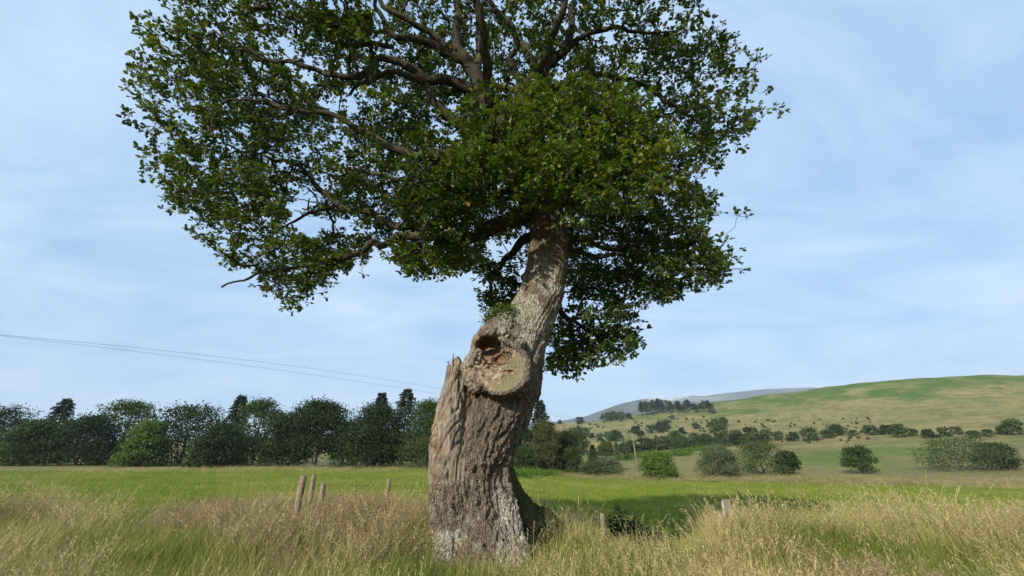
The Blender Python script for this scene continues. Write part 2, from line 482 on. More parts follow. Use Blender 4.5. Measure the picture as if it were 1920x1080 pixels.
FACE_C = P(938, 690, 6.70); FACE_N = np.array([-0.10, -1.0, 0.16]); FACE_N /= np.linalg.norm(FACE_N); FACE_R = 0.43
C_stub = (np.array([FACE_C - FACE_N * 1.0 + np.array([.12, 0, .05]), FACE_C + FACE_N * 0.3]), np.array([0.50, FACE_R]))
C_lip = [chain([(896, 638, 6.80, .07), (905, 626, 6.72, .085), (922, 620, 6.68, .10), (942, 624, 6.74, .10), (968, 645, 6.95, .14)]), chain([(896, 634, 6.84, .07), (893, 655, 6.86, .065), (886, 676, 6.90, .12)]),
         chain([(915, 622, 6.98, .14), (950, 610, 7.2, .25)]), chain([(908, 655, 7.22, .22), (915, 640, 7.28, .22), (940, 625, 7.35, .25)]), chain([(905, 690, 7.25, .28), (915, 655, 7.3, .24)])]
C_burl = [chain([(880, 690, 6.93, .13), (882, 712, 6.95, .10), (890, 730, 7.0, .09)]), chain([(893, 705, 6.82, .10), (900, 724, 6.84, .09)])]
C_root = chain([(942, 890, 7.9, .22), (962, 938, 8.05, .23), (988, 968, 8.15, .24), (1014, 978, 8.25, .23), (1036, 990, 8.35, .20), (1048, 1022, 8.4, .13)])
C_butt = [chain([(938, 890, 7.3, .10), (950, 950, 7.25, .13), (962, 1010, 7.12, .17), (967, 1060, 7.02, .20), (970, 1110, 6.96, .24)]), chain([(838, 970, 7.2, .16), (845, 1030, 7.02, .20), (848, 1075, 6.95, .24)]),
          chain([(905, 1000, 7.0, .16), (898, 1060, 6.9, .22)]), chain([(930, 1010, 7.0, .14), (932, 1070, 6.88, .18)])]
HOLLOW = [(P(917, 650, 6.74), np.array([.235, .38, .165])), (P(936, 668, 6.70), np.array([.15, .34, .13])), (P(954, 695, 6.64), np.array([.10, .10, .022])), (P(915, 668, 6.66), np.array([.13, .18, .10])), (P(914, 644, 6.98), np.array([.16, .26, .15]))]
def d_chain(p, ch):
    pts, rad = ch
    best = None
    for i in range(len(pts) - 1):
        a, b = pts[i].astype(np.float32), pts[i + 1].astype(np.float32)
        ab = b - a
        t = np.clip(((p - a) @ ab) / float(ab @ ab), 0, 1)
        q = p - a - t[:, None] * ab
        d = np.sqrt(np.einsum('ij,ij->i', q, q)) - (rad[i] + (rad[i + 1] - rad[i]) * t)
        best = d if best is None else np.minimum(best, d)
    return best
def smin(a, b, k):
    h = np.clip(0.5 + 0.5 * (b - a) / k, 0, 1)
    return b + (a - b) * h - k * h * (1 - h)
def comp_fields(p):
    """the separate solids of the trunk at points p"""
    f = {}
    f['trunk'] = smin(d_chain(p, C_main), d_chain(p, C_back), 0.05)
    for c in C_butt:
        f['trunk'] = smin(f['trunk'], d_chain(p, c), 0.16)
    f['snag'] = d_chain(p, C_snag)
    for c in splint:
        f['snag'] = smin(f['snag'], d_chain(p, c), 0.015)
    f['slab'] = d_chain(p, C_slab)
    f['root'] = d_chain(p, C_root)
    st = d_chain(p, C_stub)
    for c in C_lip + C_burl:
        st = smin(st, d_chain(p, c), 0.05)
    f['stub'] = st
    pl = (p - FACE_C.astype(np.float32)) @ FACE_N.astype(np.float32)
    up = sstep(-0.05, 0.28, (p[:, 2] - FACE_C[2])) * sstep(0.25, -0.05, p[:, 0] - FACE_C[0])     # the torn upper left stands proud of the saw cut
    f['plane'] = pl - 0.22 * up - 0.05 * sstep(-0.1, -0.4, p[:, 0] - FACE_C[0])
    hol = None
    for c, r in HOLLOW:
        e = (np.linalg.norm((p - c.astype(np.float32)) / r.astype(np.float32), axis=1) - 1) * float(r.min())
        hol = e if hol is None else np.minimum(hol, e)
    f['hollow'] = hol
    return f
GROOVE = [chain([(889, 690, 7.02, .045), (887, 760, 6.99, .050), (888, 830, 6.94, .042), (893, 868, 6.88, .015)]), chain([(848, 930, 6.84, .025), (850, 890, 6.83, .035), (858, 860, 6.84, .02)]),
          chain([(1012, 632, 7.18, .05), (1000, 665, 7.12, .06), (992, 700, 7.08, .045), (985, 745, 7.05, .02)]), chain([(930, 1010, 6.80, .02), (926, 1050, 6.74, .045)]), chain([(893, 1020, 6.78, .02), (890, 1060, 6.72, .04)])]
def combine(f, p):
    stub = np.maximum(f['stub'], f['plane'])
    d = smin(f['trunk'], f['root'], 0.14)
    d = smin(d, stub, 0.05)
    s = smin(f['snag'], f['slab'], 0.03)
    lowz = 1 - sstep(1.15, 1.75, p[:, 2])
    d = np.where(lowz > 0.001, smin(d, s, np.maximum(0.02, 0.18 * lowz)), np.minimum(d, s))
    for g in GROOVE:
        d = np.maximum(d, -d_chain(p, g))
    d = np.maximum(d, -f['hollow'])
    return d
CELL = 0.0175
lo = np.array([-1.75, 6.15, -0.55]); hi = np.array([1.35, 8.9, 7.0])
nn = np.ceil((hi - lo) / CELL).astype(int)
grid = np.full(nn, 1.0, np.float32)
# coarse pass finds the blocks that hold the surface
BL = 10
for bx in range(0, nn[0], BL):
    for by in range(0, nn[1], BL):
        zs = np.arange(0, nn[2], BL)
        cen = np.stack([np.full(len(zs), bx), np.full(len(zs), by), zs], 1) * CELL + lo + BL * CELL / 2
        cen = cen.astype(np.float32)
        dc = combine(comp_fields(cen), cen)
        need = np.abs(dc) < BL * CELL * 0.98
        sgn = dc < 0
        for k, z0 in enumerate(zs):
            sl = (slice(bx, min(bx + BL, nn[0])), slice(by, min(by + BL, nn[1])), slice(z0, min(z0 + BL, nn[2])))
            if not need[k]:
                grid[sl] = -1.0 if sgn[k] else 1.0
        idx = [zs[k] for k in range(len(zs)) if need[k]]
        if idx:
            ax = np.arange(bx, min(bx + BL, nn[0])); ay = np.arange(by, min(by + BL, nn[1]))
            az = np.concatenate([np.arange(z, min(z + BL, nn[2])) for z in idx])
            g = np.stack(np.meshgrid(ax, ay, az, indexing='ij'), -1).reshape(-1, 3)
            p = (g * CELL + lo).astype(np.float32)
            grid[g[:, 0], g[:, 1], g[:, 2]] = combine(comp_fields(p), p)
print('sdf', grid.shape, time.perf_counter() - T0)
def surface_nets(g):
    ins = g < 0
    nx, ny, nz = g.shape
    cnt = np.zeros((nx - 1, ny - 1, nz - 1), np.int8)
    for dx in (0, 1):
        for dy in (0, 1):
            for dz in (0, 1):
                cnt += ins[dx:nx - 1 + dx, dy:ny - 1 + dy, dz:nz - 1 + dz]
    act = np.argwhere((cnt > 0) & (cnt < 8))
    vid = np.full(cnt.shape, -1, np.int32)
    vid[act[:, 0], act[:, 1], act[:, 2]] = np.arange(len(act))
    acc = np.zeros((len(act), 3)); num = np.zeros(len(act))
    corners = np.array([(a, b, c) for a in (0, 1) for b in (0, 1) for c in (0, 1)])
    for a in corners:
        for axx in range(3):
            if a[axx] == 0:
                b = a.copy(); b[axx] = 1
                va = g[tuple((act + a).T)]; vb = g[tuple((act + b).T)]
                m = (va < 0) != (vb < 0)
                t = np.where(m, va / np.where(m, va - vb, 1), 0)
                pt = a + (b - a) * t[:, None]
                acc += np.where(m[:, None], pt, 0); num += m
    V = (act + acc / num[:, None]) * CELL + lo
    Q = []
    for axx in range(3):
        o1, o2 = [(1, 2), (2, 0), (0, 1)][axx]
        s0 = [slice(None)] * 3; s1 = [slice(None)] * 3
        s0[axx] = slice(0, -1); s1[axx] = slice(1, None)
        A_, B_ = ins[tuple(s0)], ins[tuple(s1)]
        e = np.argwhere(A_ != B_)
        e = e[(e[:, o1] > 0) & (e[:, o2] > 0) & (e[:, o1] < g.shape[o1] - 1) & (e[:, o2] < g.shape[o2] - 1)]
        flip = A_[tuple(e.T)]
        def at(d1, d2):
            c = e.copy(); c[:, o1] -= d1; c[:, o2] -= d2
            return vid[tuple(c.T)]
        q = np.stack([at(1, 1), at(0, 1), at(0, 0), at(1, 0)], 1)
        q = np.where(flip[:, None], q, q[:, ::-1])
        Q.append(q)
    Q = np.concatenate(Q)
    return V, Q[(Q >= 0).all(1)]
TV, TQ = surface_nets(grid)
del grid
def vnormals(V, Q):
    fn = np.cross(V[Q[:, 2]] - V[Q[:, 0]], V[Q[:, 3]] - V[Q[:, 1]])
    N = np.zeros_like(V)
    for k in range(4):
        np.add.at(N, Q[:, k], fn)
    return N / (np.linalg.norm(N, axis=1)[:, None] + 1e-12)
TN = vnormals(TV, TQ)
f = comp_fields(TV.astype(np.float32))
z = TV[:, 2]
pxv, pyv = project(TV)
stubd = np.maximum(f['stub'], f['plane'])
names = ['trunk', 'snag', 'slab', 'root', 'stub']
lab = np.argmin(np.stack([f['trunk'], f['snag'], f['slab'], f['root'], stubd], 1), 1)
rel0 = TV[:, 0] - np.interp(z, tc[:, 2], tc[:, 0])
lab[(lab == 3) & (f['root'] > f['trunk'] - 0.06)] = 0
wdead = sstep(0.20, -0.06, f['snag'] - np.minimum(f['trunk'], f['slab']) + 0.10 * fbm(TV * 3.5 + 50, 3)) * sstep(0.32, 0.05, rel0) * sstep(0.75, 1.55, z + 0.35 * fbm(TV * 2.5, 3))
lab[(lab == 1) & (z < 1.2)] = 0
lab[(lab == 2) & (z < 1.45)] = 0
hol = (f['hollow'] < 0.012)
frad = np.linalg.norm((TV - FACE_C) - ((TV - FACE_C) @ FACE_N)[:, None] * FACE_N, axis=1)
pl0 = (TV - FACE_C) @ FACE_N
face = (np.abs(pl0) < 0.02) & (frad < FACE_R - 0.035) & (~hol) & (TV[:, 2] - FACE_C[2] < 0.26) & (f['plane'] > -0.02)
gnarl = face & ((TV[:, 0] - FACE_C[0] < -0.06 + 0.25 * noise(TV * 5)) | (TV[:, 2] - FACE_C[2] > 0.05 + 0.55 * (TV[:, 0] - FACE_C[0])) & (TV[:, 0] - FACE_C[0] < 0.22))
face &= ~gnarl
lab[(lab == 4) & face] = 5
rott = ((lab == 4) & (hol | gnarl)) | ((lab == 4) & (f['plane'] > -0.03) & (frad < FACE_R - 0.05))
# bark relief
cx = np.interp(z, tc[:, 2], tc[:, 0]); cyy = np.full_like(cx, OAK_Y)
rel = np.stack([TV[:, 0] - cx, TV[:, 1] - cyy], 1)
def ridges(F, st, off, wr=0.5):
    q = np.stack([rel[:, 0] * F, rel[:, 1] * F, z * F * st], 1) + off
    q = q + wr * np.stack([noise(q * 0.5 + 3), noise(q * 0.5 + 31), 0 * z], 1)
    return np.clip(np.abs(noise(q)) * 3.6, 0, 1)
b1 = ridges(8.5, 0.20, 0.0, 0.9); b2 = ridges(15.0, 0.28, 40.0, 0.7); b3 = fbm(TV * 22, 3)
amp = np.interp(z, [0, 1.2, 2.4, 3.0, 3.6, 5.0, 7], [0.075, 0.090, 0.088, 0.060, 0.030, 0.024, 0.020])
fold = np.exp(-((z - 1.42 - 0.10 * np.sin(rel[:, 0] * 4)) / 0.16) ** 2)
disp = amp * ((b1 ** 0.8 - 0.6) * 0.75 + (b2 - 0.5) * 0.42 + b3 * 0.22)
disp += 0.045 * fbm(TV * 2.1, 2) * (z < 3.2) + fold * (0.05 * noise(TV * np.array([6, 6, 14])) + 0.04 * noise(TV * 11) + 0.02)
d_dead = 0.055 * (ridges(10, 0.05, 9.0, 0.35) - 0.7) + 0.016 * noise(np.stack([rel[:, 0] * 34, rel[:, 1] * 34, z * 2.0], 1)) + 0.02 * fbm(TV * 3, 2)
d_rot = 0.020 * (ridges(16, 0.15, 19.0, 0.5) - 0.5) + 0.018 * fbm(TV * 13, 3)
d_gn = 0.075 * np.abs(noise(TV * np.array([8, 8, 12]))) + 0.05 * np.abs(noise(TV * 17 + 4)) + 0.02 * noise(TV * 30) - 0.045
fth = np.arctan2(TV[:, 2] - FACE_C[2], TV[:, 0] - FACE_C[0])
d_face = 0.006 * noise(TV * 9) - 0.055 * sstep(0.20, 0.0, np.abs(noise(np.stack([fth * 2.6, frad * 1.2, 0 * fth], 1)))) * sstep(0.40, 0.12, frad)
d_root = 0.03 * fbm(TV * 6, 3)
D = disp.copy()
D = D * (1 - wdead) + d_dead * wdead; D[lab == 2] = d_rot[lab == 2]; D[lab == 3] = d_root[lab == 3]; D[lab == 5] = d_face[lab == 5]
rim = (lab == 4) & (~rott)
D[rim] = (0.030 * (ridges(12, 0.5, 3.0, .5) - 0.4) + 0.022 * noise(TV * 14))[rim]
D[rott] = d_gn[rott]
hb = (lab == 4) & hol
D[hb] = (0.03 * noise(TV * np.array([18, 18, 5])) + 0.015 * noise(TV * 25))[hb]
edge = np.zeros(len(TV))          # soften the change of relief between the solids
for it in range(3):
    s_ = np.zeros(len(TV)); c_ = np.zeros(len(TV))
    for k in range(4):
        for m_ in (1, 3):
            np.add.at(s_, TQ[:, k], D[TQ[:, (k + m_) % 4]]); np.add.at(c_, TQ[:, k], 1)
    av = s_ / np.maximum(c_, 1)
    b_ = np.zeros(len(TV), bool)
    q_ = lab[TQ]; mixd = (q_ != q_[:, :1]).any(1)
    b_[TQ[mixd].ravel()] = True
    D = np.where(b_, av, D)
TV = TV + TN * D[:, None]
# what grows on it / what it is made of, plus some painted sun and shade
lich_sun = sstep(0.95, 0.25, z + 0.30 * fbm(TV * 2.2, 3) + 0.25 * sstep(0.1, -0.5, rel[:, 0]) * 0) * sstep(-0.15, 0.35, fbm(TV * 3.5 + 8, 3) + 0.35 * (np.abs(rel[:, 0]) > 0.33))
lich_sun = np.maximum(lich_sun, 1.0 * sstep(0.26, 0.44, rel[:, 0]) * sstep(1.45, 0.6, z) * (rel[:, 1] < 0.1) * sstep(-0.45, 0.1, fbm(TV * 4, 2)))
lich_sun = np.maximum(lich_sun, 0.8 * sstep(2.9, 3.5, z) * sstep(5.4, 4.6, z) * sstep(-0.35, 0.25, fbm(TV * 5, 4)))  # lichen on the upper trunk, strengthened to paint it as sunlit
moss = sstep(0.1, 0.6, fbm(TV * 1.7 + 3, 3) + 0.35) * sstep(4.6, 5.2, z + .2 * fbm(TV * 3, 2)) * 0.35  # moss on the upper trunk also carries the crown's shade as colour
moss = np.maximum(moss, (lab == 3) * (0.85 + 0.15 * sstep(-.3, .3, TN[:, 2])))
moss = np.maximum(moss, sstep(0.0, 0.3, rel[:, 1]) * sstep(2.5, 0.8, z) * 0.6)
redd = sstep(0.15, 0.5, fbm(TV * 2.6 + 20, 3)) * (z < 2.6)
lich_sun = lich_sun * (1 - wdead); mk = np.stack([lich_sun, redd, moss, np.ones_like(z)], 1)

mt = NT('oak_bark')
at_ = mt.attr('mask').outputs['Color']; sp_ = mt.n('ShaderNodeSeparateColor'); mt.l(at_, sp_.inputs[0])
vv = mt.coord('Object', (9, 9, 2.2)); n1 = mt.noise(vv, 2.2, 8, 0.7); n2 = mt.noise(mt.coord('Object'), 1.6, 4); n3 = mt.noise(mt.coord('Object'), 26, 5, 0.7)
cc = mt.mix(mt.rng(n1, 0.3, 0.7), (0.092, 0.070, 0.050), (0.40, 0.33, 0.24))
cc = mt.mix(mt.rng(n2, 0.4, 0.7, 0, 0.5), cc, (0.25, 0.21, 0.16))
cc = mt.mix(mt.math('MULTIPLY', sp_.outputs[1], 0.30), cc, (0.20, 0.115, 0.075))
cc = mt.mix(mt.math('MULTIPLY', sp_.outputs[0], mt.rng(n3, 0.38, 0.56, 0.15, 1.0)), cc, (0.72, 0.69, 0.55))
cc = mt.mix(mt.math('MULTIPLY', sp_.outputs[2], mt.rng(n3, 0.3, 0.6, 0.5, 1.0)), cc, (0.080, 0.090, 0.018))
md = mt
cb = cc; nb1 = n1; nb3 = n3
vv = md.coord('Object', (22, 22, 0.9)); n1 = md.noise(vv, 1.5, 8, 0.7); n2 = md.noise(md.coord('Object', (3, 3, 1.2)), 1.6, 4); n3 = md.noise(md.coord('Object'), 4.5, 5)
cc = md.mix(md.rng(n1, 0.36, 0.70), (0.10, 0.07, 0.045), (0.50, 0.43, 0.315))
cc = md.mix(md.rng(n2, 0.52, 0.68, 0, 0.55), cc, (0.20, 0.185, 0.17))
cc = md.mix(md.rng(n3, 0.54, 0.66, 0, 0.7), cc, (0.19, 0.105, 0.06))
dead_ = md.attr('dead').outputs['Fac']
cc = md.mix(dead_, cb, cc)
q_ = mt.noise(mt.coord('Object', (17, 17, 3.6)), 1.0, 3, 0.6, 0.5)
fis = mt.math('MINIMUM', mt.math('MULTIPLY', mt.math('ABSOLUTE', mt.math('SUBTRACT', q_, 0.5)), 9.0), 1.0)
hb_ = mt.math('ADD', mt.math('MULTIPLY', fis, mt.math('SUBTRACT', 1.0, dead_)), mt.math('ADD', mt.math('MULTIPLY', nb1, 0.8), mt.math('MULTIPLY', nb3, 0.35)))
hb_ = mt.math('ADD', hb_, mt.math('MULTIPLY', n1, dead_))
vo = mt.n('ShaderNodeTexVoronoi', feature='DISTANCE_TO_EDGE'); vo2 = mt.n('ShaderNodeTexVoronoi', feature='F1')
vm = mt.n('ShaderNodeMapping'); vm.inputs['Scale'].default_value = (20, 20, 6.5); dsv = mt.n('ShaderNodeVectorMath', operation='ADD')
dn = mt.n('ShaderNodeTexNoise'); dn.inputs['Scale'].default_value = 6; dn.inputs['Detail'].default_value = 3; mt.l(mt.coord('Object'), dn.inputs['Vector'])
dsc = mt.n('ShaderNodeVectorMath', operation='SCALE'); dsc.inputs['Scale'].default_value = 0.10; mt.l(dn.outputs['Color'], dsc.inputs[0])
mt.l(mt.coord('Object'), dsv.inputs[0]); mt.l(dsc.outputs[0], dsv.inputs[1]); mt.l(dsv.outputs[0], vm.inputs[0])
for v_ in (vo, vo2): mt.l(vm.outputs[0], v_.inputs['Vector']); v_.inputs['Scale'].default_value = 1.0
plate = mt.rng(vo.outputs[0], 0.02, 0.16)
hb_ = mt.math('ADD', hb_, mt.math('MULTIPLY', mt.math('MULTIPLY', plate, 0.9), mt.math('SUBTRACT', 1.0, dead_)))
psp = mt.n('ShaderNodeSeparateColor'); mt.l(vo2.outputs['Color'], psp.inputs[0])
cc = mt.mix(mt.math('MULTIPLY', mt.rng(psp.outputs[0], 0, 1, 0, .4), mt.math('SUBTRACT', 1.0, dead_)), cc, mt.mix(1.0, cc, (0.55, 0.52, 0.50), 'MULTIPLY'))
M_bark = mt.done(mt.princ(cc, 0.92, 0.1, mt.bump(hb_, 1.0, 0.035)))
M_dead = M_bark
mr = NT('rotten_heartwood')
vv = mr.coord('Object', (14, 14, 3)); n1 = mr.noise(vv, 2, 8, 0.7); n2 = mr.noise(mr.coord('Object'), 5, 5)
cc = mr.mix(mr.rng(n1, 0.3, 0.7), (0.085, 0.052, 0.032), (0.27, 0.18, 0.105))
cc = mr.mix(mr.rng(n2, 0.5, 0.72, 0, 0.6), cc, (0.10, 0.075, 0.055))
M_rot = mr.done(mr.princ(cc, 0.9, 0.12, mr.bump(n1, 0.8, 0.012)))
mg2 = NT('torn_wood')
n1 = mg2.noise(mg2.coord('Object'), 9, 6, 0.7); n2 = mg2.noise(mg2.coord('Object'), 3.2, 4); n4 = mg2.noise(mg2.coord('Object', (20, 20, 4)), 2, 5)
cc = mg2.mix(mg2.rng(n1, 0.35, 0.65), (0.15, 0.10, 0.065), (0.42, 0.335, 0.235))
cc = mg2.mix(mg2.rng(n2, 0.58, 0.68, 0, 0.4), cc, (0.22, 0.12, 0.06))
cc = mg2.mix(mg2.rng(n4, 0.56, 0.7, 0, 0.7), cc, (0.12, 0.085, 0.06))
M_torn = mg2.done(mg2.princ(cc, 0.85, 0.2, mg2.bump(n1, 0.8, 0.015)))
mc = NT('sawn_face')
gm = mc.n('ShaderNodeMapping'); gm.inputs['Location'].default_value = tuple(-FACE_C + np.array([0.02, 0, 0.02])); mc.l(mc.coord('Object'), gm.inputs[0])
wv = mc.n('ShaderNodeTexWave', wave_type='RINGS', rings_direction='Y'); mc.l(gm.outputs[0], wv.inputs['Vector'])
wv.inputs['Scale'].default_value = 5; wv.inputs['Distortion'].default_value = 2.5; wv.inputs['Detail'].default_value = 3; wv.inputs['Detail Scale'].default_value = 1.2
gr = mc.n('ShaderNodeMapping'); gr.inputs['Rotation'].default_value = (0, 0.75, 0); gr.inputs['Scale'].default_value = (2.5, 2.5, 22); mc.l(gm.outputs[0], gr.inputs[0])
n1 = mc.noise(gr.outputs[0], 1.4, 4); n2 = mc.noise(mc.coord('Object'), 4, 5)
cc = mc.mix(mc.rng(wv.outputs[1], 0, 1, 0, 0.4), (0.19, 0.165, 0.098), (0.11, 0.09, 0.052))
cc = mc.mix(mc.rng(n1, 0.4, 0.7, 0, 0.5), cc, (0.16, 0.125, 0.075))
cc = mc.mix(mc.rng(n2, 0.5, 0.7, 0, 0.6), cc, (0.20, 0.20, 0.10))
sx_ = mc.n('ShaderNodeSeparateXYZ'); mc.l(gm.outputs[0], sx_.inputs[0])
an = mc.math('ARCTAN2', sx_.outputs[2], sx_.outputs[0]); cv = mc.n('ShaderNodeCombineXYZ'); mc.l(mc.math('MULTIPLY', an, 5.0), cv.inputs[0])
rd = mc.noise(cv.outputs[0], 2.2, 3, 0.6)
cc = mc.mix(mc.rng(rd, 0.60, 0.68, 0, 0.75), cc, (0.06, 0.045, 0.03))
M_face = mc.done(mc.princ(cc, 0.8, 0.2, mc.bump(n2, 0.6, 0.012)))

oak = empty('oak_tree', (float(tc[1][0]), OAK_Y, float(H(tc[1][0], OAK_Y))))
tag(oak, 'gnarled old oak with broken hollow trunk, sawn-off limb and spreading leafy crown', 'tree')
OAKLOC = np.array(oak.location)
ql = lab[TQ]
qf = np.where((ql == 5).sum(1) >= 3, 5, np.where(ql[:, 0] == 5, 4, ql[:, 0]))
rq = rott[TQ].sum(1) >= 2
qf = np.where((qf == 4) & rq, 6, qf)
hq = hol[TQ].sum(1) >= 3
qf = np.where(((qf == 6) | (qf == 4)) & hq & (TV[TQ[:, 0], 1] > 6.66), 7, qf)  # hollow takes the darker rotten wood: the lip's shade put into its colour
def sub_mesh(name, sel, mat):
    q = TQ[sel]; u, inv = np.unique(q, return_inverse=True)
    return new_mesh(name, TV[u] - OAKLOC, [inv.reshape(-1, 4)], True, mat, {'mask': mk[u], 'dead': wdead[u]})
trunk_o = link('trunk', sub_mesh('trunk', qf == 0, M_bark), oak)
tag(link('broken_stem', sub_mesh('broken_stem', qf == 1, M_dead), oak), 'pale weathered dead stem split to a jagged point')
tag(link('rotten_heartwood', sub_mesh('rotten_heartwood', qf == 2, M_rot), oak), 'brown rotten wood exposed beside the split stem')
tag(link('root', sub_mesh('root', qf == 3, M_bark), oak), 'mossy arching root in shade')
stub_o = link('sawn_limb', sub_mesh('sawn_limb', qf == 4, M_bark), oak)
tag(link('sawn_face', sub_mesh('sawn_face', qf == 5, M_face), stub_o), 'flat sawn end grain, olive tan')
tag(link('torn_wood', sub_mesh('torn_wood', qf == 6, M_torn), stub_o), 'rotted torn wood around a dark hollow')
tag(link('hollow', sub_mesh('hollow', qf == 7, M_rot), stub_o), 'rotted hollow under an overhanging lip, its shade painted deep brown')
print('trunk', len(TV), time.perf_counter() - T0)

